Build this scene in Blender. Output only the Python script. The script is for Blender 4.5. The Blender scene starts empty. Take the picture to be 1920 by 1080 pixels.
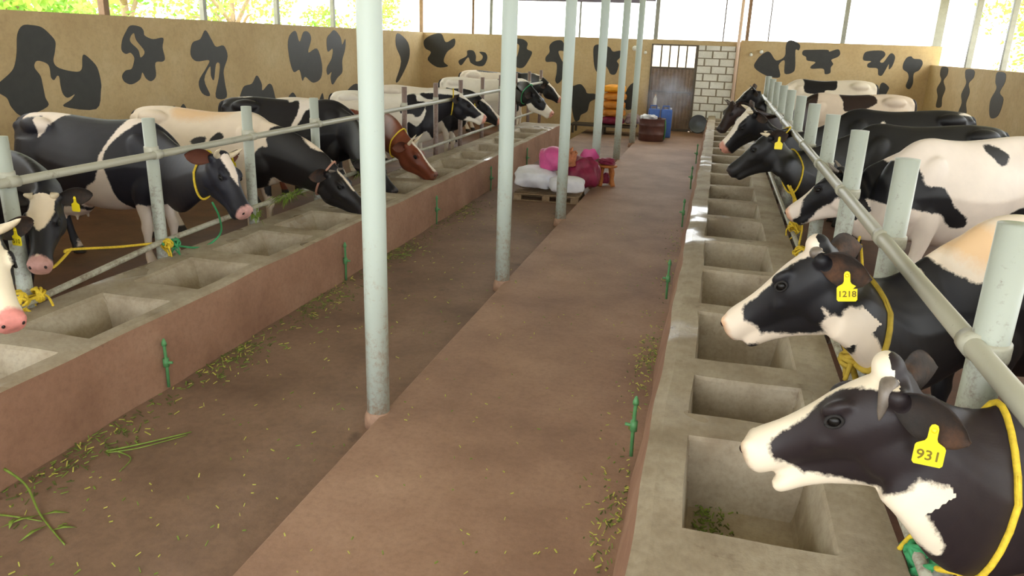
import bpy, bmesh, math, random
import numpy as np
from mathutils import Vector, Matrix, Quaternion
from mathutils.geometry import tessellate_polygon
random.seed(7)
rng = np.random.default_rng(7)
PI = math.pi
SC = bpy.context.scene
COL = SC.collection

# ---------------------------------------------------------------- camera
CAM_F = 1434.9; YAW = 0.24499; PITCH = 0.312045; ROLL = 0.033854; CAM_H = 2.28356
fw = Vector((-math.sin(YAW)*math.cos(PITCH), math.cos(YAW)*math.cos(PITCH), -math.sin(PITCH)))
rt = Vector((math.cos(YAW), math.sin(YAW), 0)); up = rt.cross(fw)
r2 = math.cos(ROLL)*rt + math.sin(ROLL)*up
u2 = -math.sin(ROLL)*rt + math.cos(ROLL)*up
cd = bpy.data.cameras.new('camera'); cam = bpy.data.objects.new('camera', cd); COL.objects.link(cam)
m = Matrix((r2, u2, -fw)).transposed().to_4x4(); m.translation = (0, 0, CAM_H)
cam.matrix_world = m
cd.sensor_width = 36; cd.lens = CAM_F/1920*36; cd.clip_end = 500; cd.clip_start = .05
SC.camera = cam

# ---------------------------------------------------------------- light and exposure
W = bpy.data.worlds.new('sky'); SC.world = W; W.use_nodes = True
wn = W.node_tree; wn.nodes.clear()
wo = wn.nodes.new('ShaderNodeOutputWorld'); wb = wn.nodes.new('ShaderNodeBackground')
wb.inputs[0].default_value = (0.93, 0.97, 1.0, 1); wb.inputs[1].default_value = 4.5
wn.links.new(wb.outputs[0], wo.inputs[0])
sd = bpy.data.lights.new('sun', 'SUN'); sun = bpy.data.objects.new('sun', sd); COL.objects.link(sun)
sd.energy = 6.0; sd.angle = math.radians(12); sd.color = (1, .96, .88)
sun.rotation_euler = (math.radians(12), math.radians(-16), 0)
SC.view_settings.view_transform = 'Standard'; SC.view_settings.look = 'None'
SC.view_settings.gamma = 1; SC.view_settings.use_curve_mapping = False
SC.view_settings.exposure = 0.5
SC.cycles.max_bounces = 8; SC.cycles.diffuse_bounces = 5
SC.cycles.use_denoising = True

# ---------------------------------------------------------------- helpers
def link(name, me, parent=None):
    o = bpy.data.objects.new(name, me); COL.objects.link(o)
    if parent is not None: o.parent = parent
    return o
def tag(o, label=None, cat=None, group=None, kind=None):
    if label: o['label'] = label
    if cat: o['category'] = cat
    if group: o['group'] = group
    if kind: o['kind'] = kind
    return o
def empty(name, loc=(0,0,0), rz=0, label=None, cat=None, group=None):
    o = bpy.data.objects.new(name, None); COL.objects.link(o)
    o.location = loc; o.rotation_euler = (0,0,rz); o.empty_display_size = .1
    return tag(o, label, cat, group)
def smooth(me, flag=True):
    me.polygons.foreach_set('use_smooth', [flag]*len(me.polygons))
def mesh(name, vs, fs, mat=None, sm=False):
    me = bpy.data.meshes.new(name); me.from_pydata([tuple(v) for v in vs], [], fs); me.update()
    if mat is not None:
        for mm in (mat if isinstance(mat, (list, tuple)) else [mat]): me.materials.append(mm)
    if sm: smooth(me)
    return me
class MB:
    """collects shapes into one mesh"""
    def __init__(s): s.v = []; s.f = []; s.mi = []; s.cur = 0
    def add(s, vs, fs):
        b = len(s.v); s.v += [tuple(v) for v in vs]; s.f += [tuple(i+b for i in f) for f in fs]; s.mi += [s.cur]*len(fs)
    def box(s, x0,x1,y0,y1,z0,z1, M=None):
        vs = [Vector((x,y,z)) for z in (z0,z1) for y in (y0,y1) for x in (x0,x1)]
        if M: vs = [M@v for v in vs]
        s.add(vs, [(0,2,3,1),(4,5,7,6),(0,1,5,4),(2,6,7,3),(0,4,6,2),(1,3,7,5)])
    def tube(s, pts, r, n=12, caps=True):
        pts = [Vector(p) for p in pts]; rs = r if isinstance(r,(list,tuple)) else [r]*len(pts)
        vs = []; prev = None
        for i,p in enumerate(pts):
            d = (pts[min(i+1,len(pts)-1)]-pts[max(i-1,0)]).normalized()
            if prev is None:
                a = Vector((0,0,1)) if abs(d.z)<.9 else Vector((1,0,0)); x = d.cross(a).normalized()
            else:
                x = (prev-d*prev.dot(d)).normalized()
            prev = x; y = d.cross(x)
            for k in range(n):
                t = 2*PI*k/n; vs.append(p+(x*math.cos(t)+y*math.sin(t))*rs[i])
        fs = [(i*n+k, i*n+(k+1)%n, (i+1)*n+(k+1)%n, (i+1)*n+k) for i in range(len(pts)-1) for k in range(n)]
        if caps: fs += [tuple(range(n-1,-1,-1)), tuple((len(pts)-1)*n+k for k in range(n))]
        s.add(vs, fs)
    def lathe(s, prof, c=(0,0,0), n=24, M=None):
        vs = []
        for r,z in prof:
            for k in range(n):
                t = 2*PI*k/n; v = Vector((r*math.cos(t), r*math.sin(t), z)); v = M@v if M else v+Vector(c); vs.append(v)
        s.add(vs, [(i*n+k, i*n+(k+1)%n, (i+1)*n+(k+1)%n, (i+1)*n+k) for i in range(len(prof)-1) for k in range(n)]+[tuple(range(n-1,-1,-1)), tuple((len(prof)-1)*n+k for k in range(n))])
    def blob(s, c, r, n=12, R=None):
        vs = []; c = Vector(c)
        for i in range(n+1):
            a = PI*i/n
            for k in range(2*n):
                t = PI*k/n; v = Vector((r[0]*math.sin(a)*math.cos(t), r[1]*math.sin(a)*math.sin(t), -r[2]*math.cos(a)))
                if R: v = R@v
                vs.append(c+v)
        m = 2*n
        s.add(vs, [(i*m+k, i*m+(k+1)%m, (i+1)*m+(k+1)%m, (i+1)*m+k) for i in range(n) for k in range(m)])
    def prism(s, outer, hole, fn, d0, d1):
        """a flat patch of painted outline: fn(a,b,depth) -> 3D"""
        loops = [[Vector((a,b,0)) for a,b in outer]] + ([[Vector((a,b,0)) for a,b in hole]] if hole else [])
        tris = tessellate_polygon(loops); flat = [p for l in loops for p in l]; n = len(flat)
        vs = [fn(p.x,p.y,d1) for p in flat]+[fn(p.x,p.y,d0) for p in flat]
        fs = [tuple(t) for t in tris]; off = 0
        for l in loops:
            k = len(l)
            for i in range(k): fs.append((off+i, off+(i+1)%k, off+(i+1)%k+n, off+i+n))
            off += k
        s.add(vs, fs)
    def build(s, name, mat, parent=None, sm=False, bevel=0, seg=2, angle=40):
        me = mesh(name, s.v, s.f, mat, sm)
        if any(s.mi): me.polygons.foreach_set('material_index', s.mi)
        bm = bmesh.new(); bm.from_mesh(me)
        bmesh.ops.remove_doubles(bm, verts=bm.verts, dist=1e-5)
        bmesh.ops.recalc_face_normals(bm, faces=bm.faces)
        if bevel:
            ed = [e for e in bm.edges if len(e.link_faces)==2 and e.calc_face_angle(0)>math.radians(angle)]
            bmesh.ops.bevel(bm, geom=ed, offset=bevel, segments=seg, affect='EDGES', profile=.6, clamp_overlap=True)
        bm.to_mesh(me); bm.free()
        if sm:
            for p in me.polygons: p.use_smooth = True
            for e in me.edges: pass
        return link(name, me, parent)
def spline(pts, n=8, closed=False):
    """Catmull-Rom through the points (any dimension)"""
    P = [np.array(p, float) for p in pts]; N = len(P); out = []
    for i in range(N if closed else N-1):
        g = (lambda k: P[k % N]) if closed else (lambda k: P[min(max(k,0),N-1)])
        a,b,c,d = g(i-1),g(i),g(i+1),g(i+2)
        for j in range(n):
            t = j/n; out.append(.5*((2*b)+(-a+c)*t+(2*a-5*b+4*c-d)*t*t+(-a+3*b-3*c+d)*t**3))
    if not closed: out.append(P[-1])
    return [tuple(float(x) for x in o) for o in out]

# ---------------------------------------------------------------- materials
def lin(c):
    """sRGB 0-255 -> linear"""
    return tuple((x/255/12.92 if x/255 <= .04045 else ((x/255+.055)/1.055)**2.4) for x in c)+(1,)
class NT:
    def __init__(s, name):
        s.m = bpy.data.materials.new(name); s.m.use_nodes = True; s.t = s.m.node_tree; s.n = s.t.nodes; s.l = s.t.links
        s.b = s.n['Principled BSDF']; s.tc = s.n.new('ShaderNodeTexCoord')
    def noise(s, scale, detail=4, rough=.6, vec=None, stretch=None):
        n = s.n.new('ShaderNodeTexNoise'); n.inputs['Scale'].default_value = scale; n.inputs['Detail'].default_value = detail; n.inputs['Roughness'].default_value = rough
        src = vec or s.tc.outputs['Object']
        if stretch:
            mp = s.n.new('ShaderNodeMapping'); mp.inputs['Scale'].default_value = stretch; s.l.new(src, mp.inputs[0]); src = mp.outputs[0]
        s.l.new(src, n.inputs['Vector']); return n.outputs['Fac']
    def ramp(s, fac, stops):
        r = s.n.new('ShaderNodeValToRGB'); s.l.new(fac, r.inputs[0]); e = r.color_ramp.elements
        while len(e) < len(stops): e.new(.5)
        for el,(p,c) in zip(e, stops): el.position = p; el.color = c
        return r.outputs[0]
    def mix(s, fac, a, b):
        x = s.n.new('ShaderNodeMix'); x.data_type = 'RGBA'
        for k,v in ((0,fac),(6,a),(7,b)):
            if hasattr(v,'links') or isinstance(v, bpy.types.NodeSocket): s.l.new(v, x.inputs[k])
            else: x.inputs[k].default_value = v
        return x.outputs[2]
    def math(s, op, a, b=0, clamp=False):
        x = s.n.new('ShaderNodeMath'); x.operation = op; x.use_clamp = clamp
        for k,v in ((0,a),(1,b)):
            if isinstance(v, bpy.types.NodeSocket): s.l.new(v, x.inputs[k])
            else: x.inputs[k].default_value = v
        return x.outputs[0]
    def attr(s, name):
        a = s.n.new('ShaderNodeAttribute'); a.attribute_name = name; return a.outputs['Fac']
    def sep(s, which='Object'):
        x = s.n.new('ShaderNodeSeparateXYZ'); s.l.new(s.tc.outputs[which], x.inputs[0]); return x.outputs
    def col(s, c):
        if isinstance(c, bpy.types.NodeSocket): s.l.new(c, s.b.inputs['Base Color'])
        else: s.b.inputs['Base Color'].default_value = c
    def rough(s, v):
        if isinstance(v, bpy.types.NodeSocket): s.l.new(v, s.b.inputs['Roughness'])
        else: s.b.inputs['Roughness'].default_value = v
    def bump(s, h, strength=.3, dist=.01):
        b = s.n.new('ShaderNodeBump'); b.inputs['Strength'].default_value = strength; b.inputs['Distance'].default_value = dist
        s.l.new(h, b.inputs['Height']); s.l.new(b.outputs[0], s.b.inputs['Normal'])
def flat(name, rgb, rough=.6, metal=0, var=0, scale=8):
    t = NT(name); c = lin(rgb)
    if var:
        d = tuple(x*(1-var) for x in c[:3])+(1,); e = tuple(min(1,x*(1+var)) for x in c[:3])+(1,)
        t.col(t.ramp(t.noise(scale), [(.3,d),(.7,e)]))
    else: t.col(c)
    t.rough(rough); t.b.inputs['Metallic'].default_value = metal
    return t.m
def mottled(name, a, b, c, scale=1.5, fine=30, rough=.85, bump=.25, dark=None, wet=False):
    t = NT(name)
    base = t.ramp(t.noise(scale, 6, .65), [(.30, lin(a)), (.5, lin(b)), (.72, lin(c))])
    f = t.noise(fine, 4, .7)
    base = t.mix(t.math('MULTIPLY', t.math('SUBTRACT', .56, f, True), 1.1, True), base, tuple(x*.6 for x in lin(a)[:3])+(1,))
    if dark:
        n = t.noise(dark[0], 5, .6); msk = t.math('MULTIPLY', t.math('SUBTRACT', n, dark[1], True), 8, True)
        base = t.mix(msk, base, lin(dark[2]))
    if wet: rough = t.ramp(t.noise(1.3, 3, .55), [(.56,(rough,)*3+(1,)), (.66,(.16,)*3+(1,))])
    t.col(base); t.rough(rough); t.bump(f, bump, .006)
    return t.m
M_AISLE = mottled('red_brown_floor', (132,101,82), (156,123,101), (174,141,118), 1.1, 26, .7, .3)
M_FLOOR = mottled('brown_walk_floor', (110,86,69), (132,105,86), (150,122,101), 1.3, 22, .7, .35, dark=(2.2,.64,(92,72,58)))
M_STALL = mottled('dark_stall_floor', (70,42,28), (92,56,38), (110,70,48), 2, 20, .6)
M_CONC = mottled('trough_concrete', (138,122,100), (166,152,130), (184,173,152), 2.2, 35, .75, .3, dark=(5,.64,(104,86,66)), wet=True)
M_FACE = mottled('red_washed_face', (132,97,76), (152,115,92), (166,131,107), 1.6, 24, .85, .35, dark=(4,.67,(104,80,62)))
M_WALL = mottled('tan_wall', (182,155,110), (196,170,124), (207,185,142), .7, 14, .8, .1)
M_PAINT = flat('black_wall_paint', (46,45,40), .55, var=.15)
M_WALLTAN = M_WALL
def pipe_paint(name, base, rust=(150,110,70), lo=.62, gain=5):
    t = NT(name); n = t.noise(3.5, 6, .7, stretch=(1,1,.6)); f = t.noise(28, 4, .75)
    z = t.sep()[2]
    low = t.math('MULTIPLY', t.math('SUBTRACT', 1.5, z, True), .15)
    w = t.math('MULTIPLY', t.math('SUBTRACT', t.math('ADD', t.math('MULTIPLY', t.math('ADD', n, f), .5), low), lo, True), gain, True)
    c = t.mix(w, lin(base), lin(rust)); c = t.mix(t.math('MULTIPLY', t.math('SUBTRACT', f, .68, True), 6, True), c, lin((112,98,84)))
    t.col(c); t.rough(.42); t.bump(f, .15, .003); return t.m
M_COLUMN = pipe_paint('pale_green_column_paint', (186,198,188))
M_POST = pipe_paint('grey_post_paint', (172,178,166), (112,88,80), .58, 6)
M_POSTBROWN = pipe_paint('brown_rusted_post', (138,118,108), (96,74,64), .5, 5)
M_RAIL = pipe_paint('worn_rail_paint', (178,176,158), (110,92,74), .6, 5)
M_DARKSTEEL = flat('dark_steel', (96,84,70), .5, .3, .15)
M_STEEL = flat('grey_steel', (150,150,138), .5, .2, .12)
M_ROOF = flat('roof_sheet', (196,196,188), .6)
M_YROPE = flat('yellow_rope', (222,190,50), .75, var=.2, scale=60)
M_GROPE = flat('green_rope', (60,150,95), .7, var=.2, scale=60)
M_GPIPE = flat('green_pipe', (82,140,88), .45, var=.15)
M_STRAP = flat('old_yellow_strap', (176,150,50), .75, var=.2, scale=30)
M_TAG = flat('yellow_tag', (250,226,40), .4)
M_INK = flat('tag_ink', (120,104,20), .6)
LEFT_WALL_PATCHES = [([(7.895,1.598),(8.05,1.693),(8.136,1.777),(8.205,1.948),(8.256,2.162),(8.357,2.271),(8.503,2.279),(8.647,2.256),(8.764,2.17),(8.835,2.081),(8.807,1.96),(8.758,1.824),(8.841,1.739),(9.118,1.685),(9.231,1.722),(9.27,1.88),(9.328,1.903),(9.482,1.781),(9.532,1.682),(9.551,1.533),(9.531,1.418),(9.394,1.16),(8.827,1.233),(8.967,1.319),(9.042,1.386),(8.91,1.346),(8.839,1.405),(8.819,1.515),(8.819,1.624),(8.782,1.64),(8.723,1.589),(8.681,1.628),(8.682,1.735),(8.655,1.796),(8.548,1.835),(8.472,1.829),(8.439,1.756),(8.512,1.649),(8.527,1.528),(8.537,1.376),(8.552,1.252),(8.158,1.159),(8.003,1.275),(7.957,1.394),(7.867,1.457),(7.798,1.532)],None),([(10.284,2.32),(10.484,2.308),(10.552,2.25),(10.567,2.181),(10.745,2.131),(10.982,2.151),(10.945,2.007),(10.975,1.844),(10.91,1.791),(10.741,1.775),(10.723,1.578),(10.601,1.501),(10.489,1.55),(10.425,1.64),(10.355,1.537),(10.165,1.471),(10.022,1.515),(9.988,1.601),(10.075,1.676),(10.203,1.698),(10.271,1.801),(10.283,1.869),(10.217,1.93),(10.115,1.914),(10.04,1.973),(10.075,2.107),(10.169,2.226)],[(10.34,2.212),(10.374,2.11),(10.528,1.946),(10.422,1.859),(10.389,1.972),(10.243,2.083),(10.256,2.16)]),([(12.079,2.291),(12.221,2.15),(12.341,2.021),(12.571,2.038),(12.663,1.854),(12.514,1.621),(12.515,1.419),(12.536,1.144),(12.219,1.163),(12.351,1.492),(12.413,1.724),(12.299,1.726),(12.206,1.464),(12.132,1.532),(12.128,1.696),(11.932,1.474),(12.057,1.205),(11.846,1.25),(11.779,1.447),(12.015,1.666),(12.115,1.794),(11.766,1.783),(11.628,1.895),(11.707,2.082),(11.925,2.147)],None),([(15.105,2.334),(15.242,2.123),(15.424,2.321),(15.631,2.324),(15.744,2.187),(15.589,1.906),(15.984,1.986),(16.175,1.654),(16.103,1.362),(15.741,1.271),(15.414,1.406),(15.282,1.33),(15.182,1.553),(14.939,1.52),(14.808,1.756),(14.765,2.063),(14.863,2.253)],None),([(16.842,2.389),(17.121,2.244),(17.206,2.072),(17.367,2.204),(17.35,1.985),(17.179,1.723),(17.158,1.459),(16.9,1.335),(16.646,1.191),(16.564,1.346),(16.622,1.474),(16.429,1.415),(16.396,1.565),(16.648,1.773),(16.713,1.985),(16.473,1.923),(16.451,2.194),(16.648,2.322)],None),([(13.002,0.975),(13.075,1.291),(13.373,1.349),(13.557,1.494),(13.706,1.335),(13.724,1.205),(13.983,1.324),(14.112,1.205),(14.076,0.903)],None),([(18.199,2.03),(18.344,2.054),(18.302,1.38),(18.043,1.341),(18.004,1.574),(18.181,1.755)],None),([(17.504,0.581),(17.323,0.959),(17.867,1.163),(18.275,0.956),(18.247,0.527)],None),([(10.913,0.929),(11.058,1.09),(11.195,1.033),(11.33,1.103),(11.399,0.89)],None),([(15.963,0.819),(16.145,1.03),(16.189,0.805)],None),([(14.646,0.983),(14.855,1.11),(14.999,0.962)],None),([(20.522,2.388),(21.287,2.143),(21.357,1.708),(20.67,1.173),(20.365,1.127),(20.763,1.644),(20.399,2.069)],None),([(18.947,2.129),(19.195,1.867),(19.034,1.339),(18.712,1.414),(18.863,1.804)],None)]
BACK_WALL_PATCHES = [([(-8.58,2.212),(-8.361,2.369),(-8.044,2.424),(-7.893,2.188),(-7.629,2.301),(-7.626,2.092),(-7.858,1.903),(-7.957,1.641),(-7.822,1.509),(-8.158,1.465),(-8.463,1.668),(-8.362,1.886),(-8.547,2.001)],None),([(-7.489,1.678),(-7.243,1.819),(-7.224,1.97),(-7.039,1.976),(-6.955,1.829),(-6.952,1.679),(-6.789,1.722),(-6.75,1.837),(-6.855,1.945),(-6.671,1.933),(-6.606,1.786),(-6.704,1.575),(-6.908,1.548),(-7.116,1.635),(-7.201,1.783),(-7.405,1.548)],None),([(-5.968,2.433),(-5.767,2.368),(-5.544,2.34),(-5.407,2.239),(-5.42,2.079),(-5.264,1.996),(-5.351,1.78),(-5.515,1.559),(-5.739,1.586),(-5.875,1.939)],[(-5.787,2.191),(-5.652,2.16),(-5.717,1.838),(-5.795,1.871)]),([(-4.762,2.189),(-4.637,2.316),(-4.415,2.34),(-4.294,2.17),(-4.171,1.964),(-4.201,1.822),(-4.299,1.571),(-4.323,1.321),(-4.465,1.153),(-4.546,1.24),(-4.519,1.455),(-4.531,1.704),(-4.647,1.753),(-4.835,1.746),(-4.86,1.869),(-4.754,2.014)],[(-4.492,2.04),(-4.305,2.029),(-4.292,1.784),(-4.367,1.781)]),([(-3.485,2.196),(-3.344,2.27),(-3.049,2.211),(-2.932,2.094),(-2.718,2.119),(-2.723,1.946),(-2.805,1.839),(-2.743,1.737),(-2.815,1.49),(-2.961,1.484),(-3.044,1.621),(-3.16,1.721),(-3.292,1.505),(-3.409,1.606),(-3.472,1.884)],None),([(-4.082,1.045),(-3.974,1.121),(-3.789,1.165),(-3.65,1.028),(-3.588,0.924),(-3.364,0.916),(-3.318,0.793),(-3.497,0.676),(-3.556,0.42),(-3.737,0.301),(-3.784,0.151),(-3.917,0.144),(-4.039,0.613)],None),([(-2.51,0.833),(-2.472,1.047),(-2.36,1.229),(-2.216,1.235),(-2.133,0.673),(-2.413,0.516),(-2.499,0.69)],None),([(0.922,1.811),(0.972,2.028),(1.079,2.154),(1.205,2.235),(1.302,2.192),(1.462,2.016),(1.659,2.129),(1.654,2.386),(1.696,2.522),(1.844,2.527),(2.007,2.427),(1.996,2.292),(1.913,2.289),(1.964,1.882),(1.925,1.728),(1.718,1.689),(1.673,2.023),(1.539,1.896),(1.609,1.592),(1.271,1.609)],None),([(2.1,2.19),(2.115,2.296),(2.32,2.318),(2.701,2.331),(2.766,2.288),(2.961,2.354),(3.035,2.253),(2.991,2.162),(2.842,2.082),(2.901,1.979),(2.856,1.887),(2.862,1.751),(2.734,1.716),(2.67,1.849),(2.389,1.838),(2.351,1.897),(2.454,2.007),(2.24,2.044),(2.198,2.133)],None),([(3.604,2.184),(3.669,2.319),(4.027,2.354),(4.131,2.247),(4.029,2.089),(4.118,2.07),(4.25,2.295),(4.371,2.212),(4.345,1.99),(4.275,1.898),(4.253,2.03),(4.194,1.873),(4.131,1.736),(4.042,1.755),(3.994,1.909),(3.776,1.923),(3.74,2.011),(3.815,2.081),(3.64,2.096)],None),([(4.591,2.043),(4.648,2.2),(4.747,2.238),(4.819,2.184),(4.99,2.168),(5.051,2.061),(4.995,1.905),(4.885,1.812),(4.908,1.568),(4.848,1.422),(4.751,1.494),(4.779,1.696),(4.734,1.828),(4.614,1.912)],None),([(4.129,1.488),(4.204,1.559),(4.351,1.453),(4.344,1.363),(4.268,1.178),(4.139,1.171)],None)]
RIGHT_WALL_PATCHES = [([(21.387,2.014),(20.849,2.014),(20.762,1.858),(20.991,1.707),(20.702,1.535),(20.824,1.323),(20.748,1.12),(21.215,1.088),(21.229,1.32),(21.452,1.499),(21.203,1.711),(21.415,1.838)],None),([(19.376,2.006),(18.804,2.009),(18.727,1.866),(18.98,1.728),(18.79,1.552),(18.881,1.324),(18.727,1.111),(19.295,1.066),(19.197,1.304),(19.357,1.485),(19.169,1.721),(19.339,1.864)],None),([(17.331,2.007),(16.875,2.004),(16.773,1.852),(16.934,1.649),(16.656,1.533),(16.751,1.231),(17.174,1.163),(17.376,1.456),(17.175,1.703),(17.315,1.831)],None)]

# ---------------------------------------------------------------- the building
AX0, AX1 = -1.84, -.22          # raised walk
LX = -3.49; LB = -4.42          # left trough, walk side and stall side
FARY = 22.5
def slab(name, x0,x1,y0,y1,z0,z1, mat, bevel=0):
    b = MB(); b.box(x0,x1,y0,y1,z0,z1); o = b.build(name, mat, bevel=bevel); tag(o, kind='structure'); return o
slab('floor_raised_walk', AX0, AX1+.1, -3, FARY+.19, -.4, 0, M_AISLE, .012)
slab('floor_lower_walk', LX-.05, AX0+.05, -3, FARY, -.5, -.1, M_FLOOR)
slab('floor_left_stalls', -8.6, LB+.05, -3, FARY, -.45, -.1, M_STALL)
slab('floor_right_stalls', .8, 5.24, -3, FARY, -.45, .2, M_STALL)
WL, WB, WR = -8.6, 22.5, 5.24
b = MB(); b.box(WL-.2, WL, -3, WB+.2, -.45, 2.45); b.cur = 1
fnL = lambda a,c,d: Vector((WL+d, a, c))
for o_,h_ in LEFT_WALL_PATCHES:
    b.prism(spline(o_,4,True), spline(h_,4,True) if h_ else None, fnL, -.01, .004)
tag(b.build('wall_left', [M_WALL, M_PAINT]), kind='structure')
fnB = lambda a,c,d: Vector((a, WB-d, c))
b = MB(); b.box(WL-.2, -1.86, WB, WB+.2, -.45, 2.45); b.cur = 1
for o_,h_ in BACK_WALL_PATCHES[:7]: b.prism(spline(o_,4,True), spline(h_,4,True) if h_ else None, fnB, -.01, .004)
tag(b.build('wall_back_left', [M_WALL, M_PAINT]), kind='structure')
b = MB(); b.box(.5, WR+.2, WB, WB+.2, -.45, 2.5); b.cur = 1
for o_,h_ in BACK_WALL_PATCHES[7:]: b.prism(spline(o_,4,True), spline(h_,4,True) if h_ else None, fnB, -.01, .004)
tag(b.build('wall_back_right', [M_WALL, M_PAINT]), kind='structure')
fnR = lambda a,c,d: Vector((WR-d, a, c))
b = MB(); b.box(WR, WR+.2, -3, WB, -.45, 2.04); b.cur = 1
for o_,h_ in RIGHT_WALL_PATCHES: b.prism(spline(o_,4,True), None, fnR, -.01, .004)
tag(b.build('wall_right', [M_WALL, M_PAINT]), kind='structure')
slab('wall_behind', WL-.2, WR+.2, -3.2, -3, -.45, 1.2, M_WALL)
# whitewashed block panel beside the door: real courses, each block slightly rounded, mortar behind
M_BLOCK = mottled('whitewashed_block', (214,211,196), (232,229,216), (242,240,230), 3, 30, .8, .2)
M_MORTAR = flat('mortar', (150,138,116), .9)
b = MB(); b.box(-.62,.5, WB+.02, WB+.2, -.45, 2.42); b.cur = 1
z = .0; row = 0
while z < 2.35:
    x = -.60 - (.2 if row%2 else 0)
    while x < .5:
        x0 = max(x, -.60); x1 = min(x+.385, .5)
        b.cur = 1
        if x1-x0 > .05: b.box(x0+.005, x1-.005, WB, WB+.05, z+.006, z+.194)
        x += .4
    z += .2; row += 1
tag(b.build('wall_back_blocks', [M_MORTAR, M_BLOCK], bevel=.008, seg=1), kind='structure')
slab('trim_1', -1.86, .5, WB-.01, WB+.2, 2.335, 2.46, M_WALL)
# the sheet-steel door with open bars at its top
dr = empty('door_1', (-1.24, WB, 0)); tag(dr, kind='structure')
M_DOOR = mottled('brown_door_steel', (104,84,68), (130,108,88), (150,130,108), 2.5, 18, .5, .1)
b = MB()
for x0,x1 in ((-.62,-.575),(.575,.62)): b.box(x0,x1,-.03,.03,.02,2.34)
for z0,z1 in ((.0,.07),(1.05,1.09),(1.69,1.74),(2.30,2.34)): b.box(-.575,.575,-.028,.028,z0,z1)
b.build('door_frame', M_DARKSTEEL, dr)
b = MB(); n = 46
vs = []; 
for i in range(n+1):
    x = -.575+1.15*i/n; y = -.012 if (i//2)%2 else .006
    vs += [(x,y,.05),(x,y,1.70),(x,y+.012,1.70),(x,y+.012,.05)]
fs = []
for i in range(n):
    a = i*4; c = a+4
    fs += [(a,c,c+1,a+1),(a+1,c+1,c+2,a+2),(a+2,c+2,c+3,a+3),(a+3,c+3,c,a)]
b.add(vs, fs); b.build('door_panel', M_DOOR, dr)
for i in range(4):
    b = MB(); x = -.575+1.15*(i+1)/5; b.box(x-.02,x+.02,-.015,.015,1.74,2.30); b.build('bar', M_DARKSTEEL, dr)
b = MB(); b.box(.50,.56,-.06,-.03,1.0,1.12); b.tube([(.53,-.06,1.06),(.53,-.09,1.06),(.46,-.09,1.06)], .009, 8); b.build('door_handle', M_DARKSTEEL, dr)
# pale yard wall seen through the bars of the door
slab('wall_yard', -3.2, 2.2, 26.5, 26.7, -.45, 2.35, M_BLOCK)
# roof: pitched sheets with purlins and rafters, open gap above the low walls
M_PURLIN = flat('purple_grey_purlin', (120,112,128), .5)
b = MB()
ridge = -1.7; ez = 3.62; rz = 4.9
for (xa,za),(xb,zb) in (((-9.6,ez),(ridge,rz)),((ridge,rz),(6.3,ez))):
    b.add([(xa,-3.6,za),(xb,-3.6,zb),(xb,23.4,zb),(xa,23.4,za),(xa,-3.6,za+.04),(xb,-3.6,zb+.04),(xb,23.4,zb+.04),(xa,23.4,za+.04)],
          [(0,1,2,3),(4,7,6,5),(0,4,5,1),(2,6,7,3),(1,5,6,2),(0,3,7,4)])
tag(b.build('ceiling', M_ROOF), kind='structure')
b = MB(); b.box(-7.7,-1.86,22.45,22.55,3.44,3.56); b.box(-6.6,-2.2,22.44,22.56,3.38,3.44)
tag(b.build('trim_2', M_PURLIN), kind='structure')

# posts standing on the low walls and carrying the roof
def wallpost(x, y, z0, z1, w, mat, label, group, d=None):
    b = MB(); d = d or w; b.box(-w/2,w/2,-d/2,d/2,0,z1-z0)
    o = b.build('wall_post', mat, bevel=.005, seg=1); o.location = (x,y,z0); tag(o, label, 'post', group); return o
M_BROWNP = flat('brown_wood_post', (140,112,84), .7, var=.2)
ords = ['nearest','second nearest','middle','second farthest','farthest']
def roof_z(x): return ez+(rz-ez)*((x+9.6)/(ridge+9.6) if x < ridge else (6.3-x)/(6.3-ridge))
for i,y in enumerate((9.9,12.21,14.58,16.98,18.9)):
    wallpost(WL-.1, y, 2.45, roof_z(WL), .09 if i else .11, M_BROWNP if i==0 else M_STEEL, '%s roof post standing on the top of the long left wall' % ords[i], 'roof posts on the left wall')
names = ['leftmost thin post by the left corner','brown post left of the first beam end','grey post just right of the brown one','thin post left of the door','brown-edged post above the door edge','thin rod above the white blocks','post at the edge of the white blocks','slim post above the right back wall','thick grey post above the cow-patch wall','wide corner post at the right end']
bp = [(-8.7,.1,M_BROWNP,0),(-7.09,.06,M_BROWNP,1),(-6.54,.08,M_STEEL,2),(-3.93,.05,M_STEEL,3),(-1.79,.11,M_STEEL,4),(.02,.035,M_DARKSTEEL,5),(.64,.09,M_BROWNP,6),(1.19,.03,M_DARKSTEEL,7),(3.06,.11,M_STEEL,8),(5.3,.2,M_STEEL,9)]
for x,w,mt,k in bp: wallpost(x, WB+.1, 2.5 if x>.5 else 2.45, roof_z(x), w, mt, names[k]+', on top of the back wall', 'roof posts on the back wall')
for i,y in enumerate((19.7,17.4,15.95)): wallpost(WR+.1, y, 2.04, roof_z(WR), .1 if i else .12, M_STEEL, '%s roof post rising from the low right wall' % ('farthest','middle','nearest')[i], 'roof posts on the right wall')
# tall upright pipe beside the blocks
b = MB(); b.tube([(.44,WB-.07,0),(.44,WB-.07,roof_z(.44))], .045, 16)
o = b.build('pipe', flat('orange_white_pipe', (226,196,172), .35), sm=True); tag(o, 'pale orange upright pipe against the right edge of the white blocks', 'pipe')

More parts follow.
